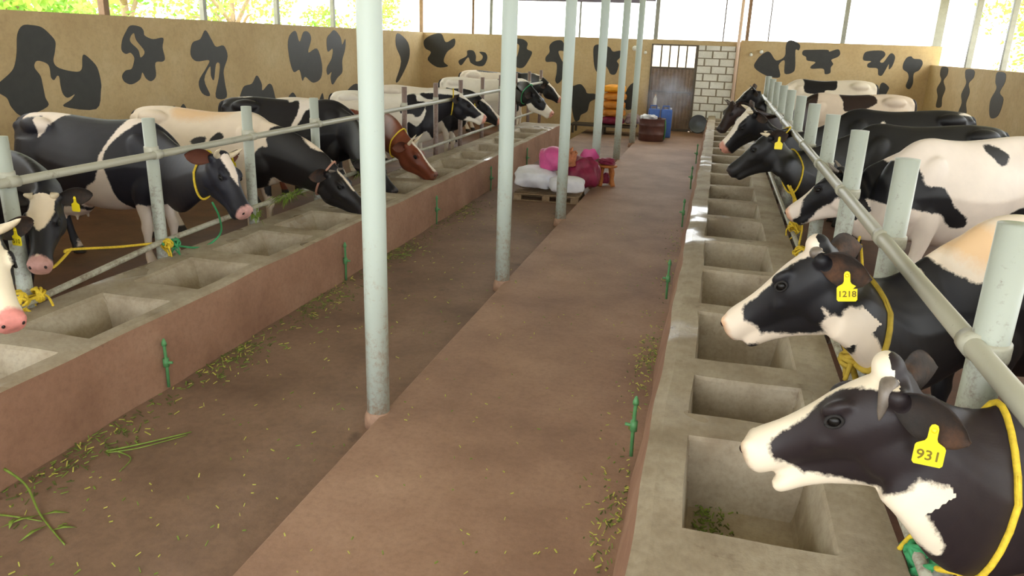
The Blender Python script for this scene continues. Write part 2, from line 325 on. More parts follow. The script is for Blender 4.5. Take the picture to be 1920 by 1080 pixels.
# ---------------------------------------------------------------- the six roof columns on the edge of the walk
def column(y, label):
    c = empty('roof_column', (-1.875, y, 0), 0, label, 'column', 'round roof columns along the walk edge')
    b = MB(); b.tube([(0,0,-.11),(0,0,1.2),(0,0,2.4),(0,0,roof_z(-1.875))], .0715, 32); b.build('shaft', M_COLUMN, c, sm=True)
    b = MB(); b.lathe([(.092,-.1),(.088,-.03),(.078,.002),(.073,.008)], n=24); b.build('base_collar', M_AISLE, c, sm=True)
    return c
cl = ['nearest pale green round column, the widest in the picture','second nearest pale green round column','third pale green column, standing in front of the pink sack','fourth column, just left of the wooden stool','fifth column, just right of the wooden stool','farthest round column, beside the brown drum']
for i in range(6): column(4.085+3*i, cl[i])

# ---------------------------------------------------------------- concrete feeding troughs (one long casting each, cells sunk into it)
def cells_profile(y, cells, ramp):
    for a,c in cells:
        if a <= y <= c: return min(1, (y-a)/ramp, (c-y)/ramp)
    return 0
def sst(t): t = max(0,min(1,t)); return t*t*(3-2*t)
def make_trough(name, label, x_walk_foot, x_walk_top, xi0, xi1, x_back, ztop, zbot, cells, rampx0, rampx1, rampy, depth, y0, y1, zfoot, wob=.006):
    ys = set()
    for a,c in cells:
        for t in (0,.15,.35,.6,.8,1.0): ys.add(round(a+rampy*t,4)); ys.add(round(c-rampy*t,4))
        k = a+rampy
        while k < c-rampy: ys.add(round(k,3)); k += .12
    k = y0
    while k < y1: ys.add(round(k,3)); k += .12
    ys |= {y0,y1}; ys = sorted(y for y in ys if y0 <= y <= y1)
    xs = [x_walk_top + (xi0-x_walk_top)*t for t in (0,.35,.7,1)]
    sgn = 1 if xi1>xi0 else -1
    xs += [xi0+sgn*rampx0*t for t in (.15,.35,.6,.8,1)]
    L = abs(xi1-xi0)-rampx0-rampx1
    xs += [xi0+sgn*(rampx0+L*t) for t in (.33,.66)]
    xs += [xi1-sgn*rampx1*t for t in (1,.8,.6,.35,.15,0)]
    xs += [xi1+(x_back-xi1)*t for t in (.4,1)]
    vs = []; nx = len(xs)+2
    for y in ys:
        w = wob*math.sin(y*3.1)+wob*.6*math.sin(y*7.7+1)
        vs.append((x_walk_foot+w*1.5, y, zfoot))
        cy = cells_profile(y, cells, rampy)
        for i,x in enumerate(xs):
            d = abs(x-xi0); e = abs(xi1-x); inside = (x-xi0)*sgn >= 0 and (xi1-x)*sgn >= 0
            h = ztop + .5*wob*math.sin(y*5+x*9)
            if inside and cy > 0:
                s_ = min(sst(d/rampx0), sst(e/rampx1), sst(cy)); h -= depth*s_
            if i == 0: h -= .012
            vs.append((x + (w if i < 4 else 0), y, h))
        vs.append((x_back, y, zbot))
    fs = [(j*nx+i, j*nx+i+1, (j+1)*nx+i+1, (j+1)*nx+i) for j in range(len(ys)-1) for i in range(nx-1)]
    fs += [tuple(range(nx)), tuple((len(ys)-1)*nx+i for i in range(nx-1,-1,-1))]
    # closing underside
    fs += [(j*nx, (j+1)*nx, (j+1)*nx+nx-1, j*nx+nx-1) for j in range(len(ys)-1)]
    me = mesh(name, vs, fs, [M_CONC, M_FACE])
    idx = []
    for p in me.polygons:
        idx.append(1 if (abs(p.normal.x) > .8 and abs(p.center.x-(x_walk_foot+x_walk_top)/2) < .08) else 0)
    me.polygons.foreach_set('material_index', idx)
    bm = bmesh.new(); bm.from_mesh(me); bmesh.ops.recalc_face_normals(bm, faces=bm.faces); bm.to_mesh(me); bm.free()
    return tag(link(name, me), label, 'feeding trough')
rc = [(.45,1.3),(1.5,2.34),(2.647,3.43),(3.663,4.16),(4.42,5.31),(5.50,6.42),(6.54,7.48),(7.67,8.56),(8.73,9.62),(9.76,10.68)]
y = 10.82
while y < 21.6: rc.append((y, y+.9)); y += 1.06
make_trough('feeding_trough', 'long grey concrete feeding trough with deep square cells on the right side of the walk', -.225, -.135, .045, .63, .86, .5, 0, rc, .035, .07, .05, .36, -1.5, 22.3, -.05)
lc = [(.5,1.35),(1.55,2.35),(2.6,3.42),(3.66,4.42),(4.72,5.44),(5.70,6.5),(6.72,7.5)]
y = 7.75
while y < 17.2: lc.append((y, y+.82)); y += 1.05
make_trough('feeding_trough', 'long concrete feeding trough with reddish front face along the left side of the walk', LX+.01, LX-.01, -3.62, -4.2, LB, .43, 0, lc, .05, .2, .14, .30, -1.5, 18.3, -.12)

# ---------------------------------------------------------------- stall rails and posts
def rail(pts, r, label, joints=()):
    b = MB(); b.tube(pts, r, 16)
    for p,q in joints: b.tube([p,q], r*1.25, 16)
    o = b.build('stall_rail', M_RAIL, sm=True); tag(o, label, 'rail', 'long pipe rails along the stalls'); return o
RR = (2.77,4.36,5.83,7.20,8.60,10.0,11.4,12.75,14.1,15.5,16.9)
LP = (4.01,5.40,6.79,8.14,9.44,10.85,12.2,13.5,14.86,16.2,17.5,18.83,20.14)
rail([(.94,-1.5,1.345),(.94,4,1.345),(.94,17.2,1.36)], .036, 'waist-high worn pipe rail crossing the right stall posts', [((.94,y-.04,1.347),(.94,y+.04,1.347)) for y in RR])
rail([(-4.4,-1.5,1.30),(-4.4,5,1.30),(-4.4,20.4,1.285)], .031, 'waist-high pipe rail crossing the left stall posts', [((-4.4,y-.04,1.30),(-4.4,y+.04,1.30)) for y in LP[:4]])
rail([(.9,-1.5,.53),(.9,12,.53),(.9,20,.53)], .022, 'low pipe rail behind the right trough where the ropes are tied')
rail([(-4.36,-1.5,.49),(-4.36,4,.49),(-4.40,5.3,.57),(-4.40,6.8,.60),(-4.40,10,.60),(-4.40,20,.60)], .024, 'low pipe rail lying behind the left trough')
def ordinal(i): return ('nearest','second','third','fourth','fifth','sixth','seventh','eighth','ninth','tenth','eleventh','twelfth','farthest')[i]
def stall_post(x, y, z0, h, r, label, group, clamp_x, mat=None):
    p = empty('stall_post', (x,y,z0), 0, label, 'post', group)
    b = MB(); b.tube([(0,0,-.05),(0,0,.5),(0,0,h-z0)], r, 20); b.build('shaft', mat or M_POST, p, sm=True)
    b = MB(); b.lathe([(r*1.12,-.035),(r*1.16,-.02),(r*1.16,.02),(r*1.12,.035)], (0,0,1.33-z0), 20); b.build('clamp', M_RAIL, p, sm=True)
    return p
for i,y in enumerate(RR): stall_post(.995, y, .2, 1.77, .060, '%s grey pipe post from the camera in the right stall row' % ordinal(i), 'right stall posts', 0)
for i,y in enumerate(LP): stall_post(-4.45, y, -.1, 1.59, .050 if i < 4 else .040, '%s grey pipe post from the camera in the left stall row' % ordinal(i), 'left stall posts', 0, M_POSTBROWN if i > 3 else None)

# ---------------------------------------------------------------- the cattle
# where each animal stands (under its withers), which way it faces, size, floor height, poll and muzzle position
COWS = dict(
 R1=dict(via=(.99,2.42,.99), at=(1.62,2.62), face=196, s=1.0, z0=.2, poll=(.573,2.263,1.40), muz=(.224,2.36,1.035), side=1, earaxis={1:(-.72,.45,-.78)}, tags=1.15, tagout=(-.15,-1,.35)),
 R2=dict(via=(.97,3.80,1.0), at=(1.50,4.12), face=207, s=.98, z0=.2, poll=(.50,3.492,1.469), muz=(.173,3.60,1.02), side=1, earaxis={1:(-.72,.45,-.75)}, tags=1.2, tagout=(-.15,-1,.35), tagswing=(.15,0,0)),
 R3=dict(via=(1.3,6.80,1.08), at=(1.75,6.85), face=213, s=1.04, z0=.2, poll=(1.022,6.662,1.379), muz=(.703,6.786,.956), side=1),
 R4=dict(via=(.97,8.25,1.06), at=(1.75,8.75), face=196, s=1.0, z0=.2, poll=(.529,7.945,1.509), muz=(.209,8.01,1.101), side=1, earaxis={1:(-.8,.6,-.3)}, tags=1.1),
 R5=dict(roll=-32, via=(.97,9.85,1.07), at=(1.80,10.3), face=194, s=1.03, z0=.2, poll=(.389,9.568,1.606), muz=(.128,9.63,1.123), side=1),
 R6=dict(via=(.97,12.6,1.06), at=(1.70,13.3), face=188, s=1.05, z0=.2, poll=(.24,12.17,1.509), muz=(.10,12.05,1.10), side=1),
 R7=dict(roll=-22, via=(.97,16.1,1.08), at=(1.75,17.2), face=186, s=1.10, z0=.2, poll=(.618,15.472,1.589), muz=(.297,15.559,1.195), side=1),
 L1=dict(at=(-5.3,3.3), face=0, s=1.060, z0=-.1, poll=(-3.85,3.26,1.19), muz=(-3.60,3.13,.70), side=-1),
 L2=dict(at=(-5.55,4.75), face=-22, s=1.060, z0=-.1, poll=(-4.369,4.187,1.185), muz=(-4.22,3.93,.74), side=-1),
 L3=dict(roll=-14, via=(-4.88,6.30,.90), at=(-5.60,6.60), face=2, s=1.092, z0=-.1, poll=(-4.165,5.966,1.242), muz=(-3.907,5.848,.743), side=-1),
 L4=dict(thick=.03, at=(-5.22,7.85), face=3, s=1.092, z0=-.1, poll=(-3.96,7.63,.881), muz=(-3.58,7.61,.453), side=-1),
 L5=dict(at=(-5.3,9.95), face=20, s=1.092, z0=-.1, poll=(-4.117,9.0,.791), muz=(-3.80,8.93,.40), side=-1),
 L6=dict(at=(-5.3,10.95), face=12, s=1.039, z0=-.1, poll=(-3.977,9.946,.906), muz=(-3.62,9.91,.47), side=-1),
 L7=dict(at=(-5.1,12.6), face=12, s=1.060, z0=-.1, poll=(-4.268,13.0,1.355), muz=(-3.85,13.1,.96), side=-1),
 L8=dict(at=(-5.2,14.6), face=8, s=1.060, z0=-.1, poll=(-4.283,14.33,1.193), muz=(-3.896,14.307,.818), side=-1),
 L9=dict(at=(-5.0,18.0), face=14, s=1.092, z0=-.1, poll=(-3.83,16.9,1.22), muz=(-3.43,16.85,.77), side=-1),
 L10=dict(at=(-5.3,20.6), face=12, s=1.145, z0=-.1, poll=(-4.199,20.04,1.25), muz=(-3.85,19.95,.865), side=-1),
)
HEAD_L = .543; HEAD_TILT = math.atan2(.12, .53)
def head_frame(c):
    """rows: forward, left, up of the head; origin at the poll; scale"""
    P = np.array(c['poll'], float); M = np.array(c['muz'], float)
    d = M-P; L = np.linalg.norm(d); d /= L
    y = np.cross((0,0,1.), d); y /= np.linalg.norm(y)
    z = np.cross(d, y)
    r = math.radians(c.get('roll', 0)); y, z = y*math.cos(r)+z*math.sin(r), z*math.cos(r)-y*math.sin(r)
    t = HEAD_TILT; x = d*math.cos(t)+z*math.sin(t); z = z*math.cos(t)-d*math.sin(t)
    return P, np.array([x, y, z]), L/HEAD_L
def body_frame(c):
    a = math.radians(c['face']); return np.array([c['at'][0], c['at'][1], c['z0']]), np.array([[math.cos(a), math.sin(a), 0], [-math.sin(a), math.cos(a), 0], [0,0,1.]]), c['s']
COAT = {
 'R1h': [('w',[(0.477,-0.047),(0.405,-0.043),(0.421,-0.087),(0.434,-0.139),(0.415,-0.181),(0.383,-0.209),(0.385,-0.248),(0.365,-0.284),(0.318,-0.311),(0.243,-0.347),(0.19,-0.367),(0.134,-0.36),(0.087,-0.349),(0.074,-0.418),(0.07,-0.53),(0.099,-0.555),(0.184,-0.448),(0.269,-0.392),(0.405,-0.307),(0.47,-0.284),(0.557,-0.165)])],
 'R1b': [('w',[(1.12,0.85),(1.1,0.87),(1.06,0.91),(1.01,0.83),(0.93,0.72),(0.94,0.68),(1.06,0.76),(1.16,0.79)])],
 'R2h': [('w',[(0.408,-0.207),(0.307,-0.303),(0.238,-0.332),(0.169,-0.358),(0.149,-0.351),(0.145,-0.294),(0.103,-0.275),(0.067,-0.277),(0.044,-0.313),(0.049,-0.357),(0.039,-0.401),(0.06,-0.485),(0.122,-0.479),(0.183,-0.419),(0.269,-0.37),(0.343,-0.322),(0.427,-0.244)]),('w',[(0.506,-0.069),(0.433,-0.038),(0.408,-0.086),(0.422,-0.129),(0.393,-0.177),(0.397,-0.209),(0.414,-0.251),(0.5,-0.209),(0.526,-0.128)]),('w',[(0.089,-0.226),(0.083,-0.253),(0.09,-0.266),(0.091,-0.241)])],
 'R2b': [('w',[(1.06,0.93),(1.02,0.94),(0.97,0.92),(0.93,0.87),(0.88,0.82),(0.78,0.76),(0.79,0.7),(0.9,0.7),(1.02,0.74)]),('w',[(0.7,1.18),(0.67,1.26),(0.55,1.31),(0.39,1.35),(0.27,1.39),(0.18,1.4),(-0.03,1.45),(-0.15,1.06),(0.03,1.04),(0.18,1.07),(0.28,1.09),(0.32,1.08),(0.42,1.12),(0.5,1.2),(0.53,1.18),(0.54,1.14),(0.51,1.08),(0.55,1.07),(0.6,1.13)])],
 'R2t': [[(0.7,1.18),(0.67,1.26),(0.55,1.31),(0.39,1.35),(0.22,1.4),(0.11,1.17),(0.19,1.11),(0.33,1.11),(0.48,1.21),(0.61,1.18)]],
 'R3h': [('w',[(0.546,-0.122),(0.404,-0.002),(0.233,0.006),(0.355,-0.085),(0.445,-0.179)]),('w',[(0.409,-0.254),(0.276,-0.203),(0.163,-0.213),(0.087,-0.196),(0.061,-0.325),(0.255,-0.375),(0.457,-0.245)])],
 'R3b': [('k',[(0.61,1.41),(0.53,1.35),(0.42,1.29),(0.28,1.24),(0.25,1.12),(0.1,1.1),(0.02,0.98),(-0.14,0.85),(-0.15,0.78),(-0.03,0.78),(0.07,0.88),(0.19,0.9),(0.34,0.93),(0.51,0.95),(0.58,0.87),(0.69,0.86),(0.83,0.95),(0.99,1.01),(1.13,1.02),(1.34,1.25),(1.33,1.65),(1.1,1.71),(0.71,1.52)]),('k',[(-0.37,1.38),(-0.43,1.41),(-0.52,1.39),(-0.59,1.34),(-0.58,1.3),(-0.48,1.25),(-0.41,1.32)]),('k',[(-0.51,0.81),(-0.61,0.9),(-0.76,0.92),(-1.05,0.9),(-1.15,0.6),(-0.66,0.72)])],
 'R5b': [('w',[(-0.1,1.28),(-0.14,1.31),(-0.17,1.26)]),('w',[(-1.07,1.42),(-1.44,1.45),(-1.71,1.39),(-1.59,1.38),(-1.27,1.39)])],
 'R6b': [('k',[(-0.17,1.49),(-0.46,1.48),(-0.68,1.45),(-0.71,1.34),(-0.48,1.24),(-0.22,1.21),(-0.21,1.34)]),('k',[(-1.44,1.32),(-1.53,1.38),(-1.67,1.32),(-1.63,1.13),(-1.42,1.25)])],
 'R7b': [('k',[(0.17,1.68),(-0.25,1.64),(-0.23,1.55),(-0.36,1.59),(-0.58,1.57),(-0.55,1.36),(-0.36,1.34),(-0.3,1.28),(0.01,1.27),(0.07,1.39),(0.05,1.48)])],
 'L3b': [('w',[(-1.23,1.48),(-1.08,1.61),(-0.82,1.67),(-0.44,1.66),(-0.38,1.6),(-0.51,1.57),(-0.73,1.53),(-0.82,1.48),(-0.87,1.39),(-0.95,1.31),(-0.95,1.35),(-0.93,1.41),(-0.98,1.48),(-1.0,1.51),(-1.17,1.48)]),('w',[(0.03,1.62),(0.13,1.67),(0.28,1.65),(0.33,1.6),(0.29,1.58),(0.17,1.54),(0.03,1.44),(-0.07,1.35),(-0.14,1.26),(-0.16,1.16),(-0.14,1.09),(-0.12,0.94),(-0.11,0.74),(-0.04,0.61),(-0.03,0.33),(-0.14,0.46),(-0.41,0.53),(-0.62,0.56),(-0.69,0.7),(-0.59,0.76),(-0.44,0.78),(-0.37,0.87),(-0.27,0.93),(-0.2,1.05),(-0.21,1.15),(-0.17,1.27),(-0.06,1.48)]),('w',[(0.03,0.61),(0.1,0.7),(0.18,0.69),(0.33,0.66),(0.54,0.58),(0.61,0.49),(0.35,0.24),(0.09,0.26),(-0.0,0.39)]),('w',[(-0.94,0.55),(-0.7,0.59),(-0.61,0.4),(-0.48,-0.02),(-0.92,-0.14),(-1.03,0.22)]),('w',[(-0.09,0.12),(0.4,0.19),(0.3,-0.68),(-0.21,-0.74)])],
 'L4b': [('k',[(0.42,1.36),(0.51,1.4),(0.59,1.38),(0.67,1.42),(0.73,1.45),(0.76,1.36),(0.97,1.2),(1.21,1.1),(1.35,0.63),(1.03,0.68),(0.87,0.69),(0.7,0.65),(0.56,0.68),(0.53,0.74),(0.45,0.82),(0.37,0.77),(0.29,0.66),(0.23,0.52),(0.16,0.62),(0.23,0.86),(0.24,1.01),(0.31,1.15),(0.42,1.17),(0.39,1.24)]),('k',[(-0.47,1.19),(-0.4,1.24),(-0.29,1.25),(-0.29,1.18),(-0.38,1.15)]),('k',[(-0.23,1.23),(-0.16,1.3),(-0.1,1.29),(-0.09,1.23),(-0.23,1.19)])],
 'L4t': [[(-0.85,1.55),(-0.67,1.63),(-0.26,1.61),(-0.02,1.54),(-0.11,1.44),(-0.53,1.37),(-0.78,1.4)]],
 'L5b': [('w',[(-0.46,1.56),(-0.37,1.62),(-0.23,1.6),(-0.14,1.44),(-0.22,1.37),(-0.27,1.26),(-0.37,1.13),(-0.4,1.16),(-0.32,1.33),(-0.3,1.44),(-0.34,1.51),(-0.44,1.48)]),('w',[(-1.4,1.57),(-1.28,1.61),(-1.07,1.57),(-0.95,1.54),(-1.16,1.53),(-1.29,1.55),(-1.38,1.52)])],
 'L7b': [('k',[(-0.06,1.4),(0.05,1.47),(0.14,1.46),(0.18,1.37),(0.3,1.35),(0.32,1.29),(0.27,1.15),(0.18,1.1),(0.11,1.15),(-0.08,1.16),(-0.09,1.27)]),('k',[(0.32,1.3),(0.53,1.41),(0.8,1.47),(0.98,1.5),(1.19,1.35),(1.08,0.86),(0.96,0.83),(0.83,0.78),(0.67,0.9),(0.56,0.84),(0.44,0.72),(0.35,0.87),(0.21,0.78),(0.07,0.75),(0.01,0.91),(0.05,1.03),(0.17,0.95),(0.28,1.04),(0.33,1.19)]),('k',[(0.2,1.48),(0.49,1.49),(0.83,1.44),(0.63,1.39),(0.35,1.39)])],
 'L9b': [('k',[(0.39,1.37),(0.51,1.52),(0.88,1.51),(1.51,1.37),(1.4,0.57),(0.76,0.68),(0.53,0.79),(0.37,0.82)]),('k',[(-0.05,1.63),(0.13,1.68),(0.14,1.5),(-0.02,1.51)])],
 'L10b': [('k',[(-1.0,1.6),(-0.89,1.71),(-0.61,1.7),(-0.26,1.7),(-0.25,1.58),(-0.64,1.56)]),('k',[(-0.01,1.7),(0.24,1.75),(0.6,1.56),(1.67,1.25),(1.38,0.19),(0.02,0.85)])],
}
def cr(keys, xs):
    """smooth interpolation of rows keyed by the first column"""
    K = np.array(keys, float); out = []
    for x in xs:
        i = int(np.clip(np.searchsorted(K[:,0], x)-1, 0, len(K)-2)); a,b = K[i],K[i+1]
        t = (x-a[0])/(b[0]-a[0]); p = K[max(i-1,0)]; q = K[min(i+2,len(K)-1)]
        ma = (b-p)/max(b[0]-p[0],1e-6)*(b[0]-a[0]); mb = (q-a)/max(q[0]-a[0],1e-6)*(b[0]-a[0])
        out.append((2*t**3-3*t*t+1)*a+(t**3-2*t*t+t)*ma+(-2*t**3+3*t*t)*b+(t**3-t*t)*mb)
    return np.array(out)
def ringloft(rings, caps=True):
    n = len(rings[0]); vs = [tuple(p) for r in rings for p in r]
    fs = [(i*n+k, i*n+(k+1)%n, (i+1)*n+(k+1)%n, (i+1)*n+k) for i in range(len(rings)-1) for k in range(n)]
    fs += [tuple(range(n-1,-1,-1)), tuple((len(rings)-1)*n+k for k in range(n))]
    return vs, fs
def oval(cx, zt, zb, w, n=28, e=2.3, lo=1.0, hi=1.0, y0=0):
    """section across x=cx; lo/hi: width factor at the bottom/top"""
    out = []
    for k in range(n):
        t = 2*PI*k/n; c, s = math.cos(t), math.sin(t)
        z = math.copysign(abs(s)**(2/e), s); y = math.copysign(abs(c)**(2/e), c)
        f = 1+(hi-1)*max(0,z)+(lo-1)*max(0,-z)
        out.append((cx, y0+y*w*f, (zt+zb)/2+z*(zt-zb)/2))
    return out
TORSO = [(-1.27,1.30,1.10,.05),(-1.22,1.36,.95,.13),(-1.13,1.39,.84,.20),(-1.0,1.405,.74,.245),(-.85,1.41,.66,.275),(-.68,1.40,.585,.305),(-.5,1.385,.545,.335),(-.3,1.375,.53,.345),(-.1,1.385,.545,.315),(.05,1.40,.575,.27),(.18,1.38,.60,.235),(.30,1.31,.635,.20),(.40,1.22,.68,.15),(.46,1.12,.75,.08)]
UPPER = [(-.05,-.02,-.17,.07),(.0,.004,-.22,.094),(.05,.010,-.24,.110),(.12,.004,-.245,.114),(.18,-.006,-.235,.112),(.24,-.022,-.22,.092),(.32,-.040,-.212,.076),(.39,-.050,-.208,.070),(.45,-.054,-.208,.076),(.49,-.060,-.208,.079),(.52,-.076,-.204,.072),(.540,-.100,-.185,.052)]
LOWER = [(-.03,-.12,-.26,.045),(.03,-.13,-.335,.070),(.10,-.14,-.36,.074),(.17,-.14,-.35,.064),(.25,-.14,-.315,.050),(.33,-.15,-.285,.042),(.40,-.17,-.268,.046),(.45,-.19,-.262,.052),(.48,-.20,-.258,.048),(.505,-.21,-.245,.03)]
def seg_loft(pts, n=14):
    """limb: rows x,y,z,rx,ry joined with rings lying across z"""
    K = np.array(pts, float); t = np.linspace(0, len(K)-1, (len(K)-1)*4+1)
    S = cr(np.hstack([np.arange(len(K))[:,None], K]), t)[:,1:]
    return ringloft([[(x+rx*math.cos(2*PI*k/n), y+ry*math.sin(2*PI*k/n), z) for k in range(n)] for x,y,z,rx,ry in S])
def poly_sdf(P, poly):
    """signed distance, positive inside"""
    A = np.array(poly); B = np.roll(A, -1, 0); d = np.full(len(P), 1e9); ins = np.zeros(len(P), bool)
    for a,b in zip(A,B):
        e = b-a; w = P-a; t = np.clip((w@e)/max(e@e,1e-12), 0, 1); q = w-t[:,None]*e; d = np.minimum(d, (q*q).sum(1))
        c = ((a[1] > P[:,1]) != (b[1] > P[:,1])); den = (b[1]-a[1]) if abs(b[1]-a[1]) > 1e-12 else 1e-12
        ins ^= c & (P[:,0] < (b[0]-a[0])*(P[:,1]-a[1])/den + a[0])
    return np.where(ins, 1, -1)*np.sqrt(d)
def coat_material(name, dark, muz, white=(232,220,202), tan=(224,188,146), rough=.5, darkvar=.25):
    t = NT(name)
    n1 = t.noise(55, 3, .7); n2 = t.noise(14, 3, .6)
    rag = t.math('ADD', t.math('MULTIPLY', t.math('SUBTRACT', n1, .5), .030), t.math('MULTIPLY', t.math('SUBTRACT', n2, .5), .030))
    def mask(a, w=70): return t.math('MULTIPLY', t.math('ADD', t.math('ADD', t.attr(a), rag), .008), w, True)
    d = lin(dark); hair = t.noise(130, 2, .6, stretch=(.25,1,1)); big = t.noise(2.5, 4, .6)
    dk = t.ramp(big, [(.3, tuple(x*(1-darkvar) for x in d[:3])+(1,)), (.7, tuple(min(1,x*(1+darkvar*1.5)) for x in d[:3])+(1,))])
    wl = lin(white); wt = t.ramp(big, [(.3, tuple(x*.86 for x in wl[:3])+(1,)), (.65, wl)])
    c = t.mix(mask('white'), dk, wt)
    c = t.mix(t.math('MULTIPLY', t.math('ADD', t.attr('tan'), t.math('MULTIPLY', rag, 2)), 12, True), c, lin(tan))
    c = t.mix(mask('muzzle', 40), c, t.ramp(n2, [(.35, tuple(x*.75 for x in lin(muz)[:3])+(1,)), (.6, lin(muz))]))
    z = t.sep()[2]
    c = t.mix(t.math('MULTIPLY', t.math('SUBTRACT', .085, z, True), 60, True), c, lin((52,46,40)))
    t.col(c); t.rough(rough); t.b.inputs['Specular IOR Level'].default_value = .35
    t.bump(hair, .12, .003); return t.m
M_HORN = flat('horn', (206,190,160), .4, var=.15, scale=20)
M_HORNTIP = flat('dark_horn', (110,100,90), .4, var=.3, scale=25)
M_EYE = flat('eye', (12,9,8), .35)
M_EYE.node_tree.nodes['Principled BSDF'].inputs['Specular IOR Level'].default_value = .3
M_NOSTRIL = flat('nostril', (40,22,20), .4)
M_LID = flat('eyelid', (26,22,20), .8)
M_EARBLACK = mottled('dark_ear', (30,26,24), (46,36,30), (88,58,38), 9, 60, .8, .4)
M_EARIN = flat('ear_inside', (196,140,112), .8, var=.2)
M_EARBROWN = flat('brown_ear', (96,52,34), .8, var=.2)
def rel(c, p):
    """world point -> the animal's own coordinates (metres, not scaled)"""
    O, R, s = body_frame(c); return R@(np.array(p, float)-O)
def cow(key, label, cat='cow', dark=(26,25,27), muz=(58,50,50), voxel=.02, horns=None, tagtxt=None, tagside=1, base='black', body=(), head=(), tan=(), muzz=None,
        blaze=None, ear=(M_EARBLACK, M_EARBLACK), earfar=None, eardroop=(0,0), collar=None, collarmat=None, mouth=0., group='dairy cows', noseskin=None, neckpts=None, white=(232,220,202), tail=True, poll=0.):
    c = COWS[key]; O, R, s = body_frame(c); P, H, hs = head_frame(c)
    root = empty('cow', tuple(O), math.radians(c['face']), label, cat, group)
    Hl = H@R.T                      # head axes (rows) in the animal's coordinates
    Pl = R@(P-O)
    h2b = lambda v: Pl+hs*(Hl.T@np.array(v, float))
    V = []; F = []
    def add(vs, fs):
        b = len(V); V.extend(tuple(map(float, v)) for v in vs); F.extend(tuple(i+b for i in f) for f in fs)
    # trunk
    X = np.linspace(TORSO[0][0], TORSO[-1][0], 34); T = cr(TORSO, X)
    rings = [[(a*s, b*s, d*s) for a,b,d in oval(x, zt, zb, w, 32, 2.25, .80, .58 if x > -.9 else .72)] for x,zt,zb,w in T]
    add(*ringloft(rings))
    mb = MB()
    for sy in (-1,1):
        mb.blob((-.93*s, .15*s*sy, 1.30*s), (.17*s,.09*s,.085*s), 10)        # hook bones
        mb.blob((-1.17*s, .085*s*sy, 1.27*s), (.08*s,.05*s,.06*s), 8)          # pin bones
        mb.blob((.12*s, .15*s*sy, .98*s), (.17*s,.08*s,.30*s), 12)         # shoulder
        mb.blob((.27*s, .13*s*sy, .88*s), (.13*s,.08*s,.13*s), 8)
    mb.blob((-.76*s, 0, .56*s), (.19*s,.15*s,.13*s), 10)                       # udder
    for sy in (-1,1):
        for xx in (-.83,-.70): mb.tube([(xx*s,.07*s*sy,.5*s),(xx*s,.07*s*sy,.40*s)], .014*s, 8)
    add(mb.v, mb.f)
    for sy in (-1,1):
        f = .035 if sy > 0 else -.03
        add(*seg_loft([(.16*s,.15*s*sy,1.0*s,.13*s,.06*s),(.13*s,.165*s*sy,.80*s,.11*s,.075*s),(.12*s+f*.3,.16*s*sy,.64*s,.075*s,.06*s),(.14*s+f*.6,.15*s*sy,.48*s,.052*s,.047*s),(.15*s+f,.15*s*sy,.41*s,.056*s,.052*s),(.145*s+f,.15*s*sy,.32*s,.038*s,.036*s),(.14*s+f,.15*s*sy,.19*s,.034*s,.033*s),(.15*s+f,.15*s*sy,.13*s,.046*s,.044*s),(.165*s+f,.15*s*sy,.08*s,.048*s,.048*s),(.18*s+f,.15*s*sy,.0,.066*s,.056*s)]))
        g = .05 if sy > 0 else -.05
        add(*seg_loft([(-.98*s,.15*s*sy,1.18*s,.19*s,.10*s),(-.98*s,.17*s*sy,1.0*s,.20*s,.115*s),(-.93*s,.175*s*sy,.82*s,.165*s,.10*s),(-.96*s+g*.4,.17*s*sy,.66*s,.105*s,.07*s),(-1.08*s+g*.8,.165*s*sy,.54*s,.066*s,.045*s),(-1.12*s+g,.165*s*sy,.47*s,.055*s,.042*s),(-1.09*s+g,.165*s*sy,.36*s,.040*s,.038*s),(-1.05*s+g,.165*s*sy,.20*s,.036*s,.036*s),(-1.03*s+g,.165*s*sy,.13*s,.047*s,.045*s),(-1.01*s+g,.165*s*sy,.08*s,.05*s,.048*s),(-.99*s+g,.165*s*sy,.0,.068*s,.058*s)]))
    # neck: swept from the shoulder to behind the jaw
    A = np.array((.02*s, 0, 1.07*s)); D = h2b((.03, 0, -.14) if not c.get('via') else (.085, 0, -.205)); 
    hd = Hl[0]*hs; up0 = np.array((-.25,0,1.)); up1 = Hl[2]
    L = np.linalg.norm(D-A); d0 = np.array((1., .0, .12 if D[2] > .95*s else -.25))
    B = A+d0*L*.42; C_ = D-hd/np.linalg.norm(hd)*L*.30
    if neckpts: B = B+np.array(neckpts[0]); C_ = C_+np.array(neckpts[1])
    NR = []
    bez = lambda t: (1-t)**3*A+3*(1-t)**2*t*B+3*(1-t)*t*t*C_+t**3*D
    if c.get('via'):                                                     # the neck passes under the stall rail here
        Vp = R@(np.array(c['via'], float)-O); tm = .55
        lift = Vp-bez(tm); base_bez = bez; bez = lambda t: base_bez(t)+lift*(math.sin(PI*(t/tm*.5 if t < tm else .5+.5*(t-tm)/(1-tm))))**1.3
    for i in range(19):
        t = i/18; p = bez(t)
        tg = bez(min(1,t+.02))-bez(max(0,t-.02)); tg /= np.linalg.norm(tg)
        u = up0*(1-t)+up1*t; u -= tg*(u@tg); u /= np.linalg.norm(u); y = np.cross(u, tg)
        k = (1-t)**1.15; hgt = (.165 if c.get('via') else .165)*hs*(1-k)+.30*s*k + (.075 if c.get('via') else .035)*math.sin(PI*t) + c.get('thick', 0)*(.4+.6*t); w = .095*hs*(1-k)+.185*s*k
        NR.append([p+u*(hgt*math.copysign(abs(math.sin(q))**.9, math.sin(q)))+y*(w*math.cos(q)*(1-.42*max(0,math.sin(q))-.25*max(0,-math.sin(q)))) for q in (2*PI*j/24 for j in range(24))])
    add(*ringloft(NR))
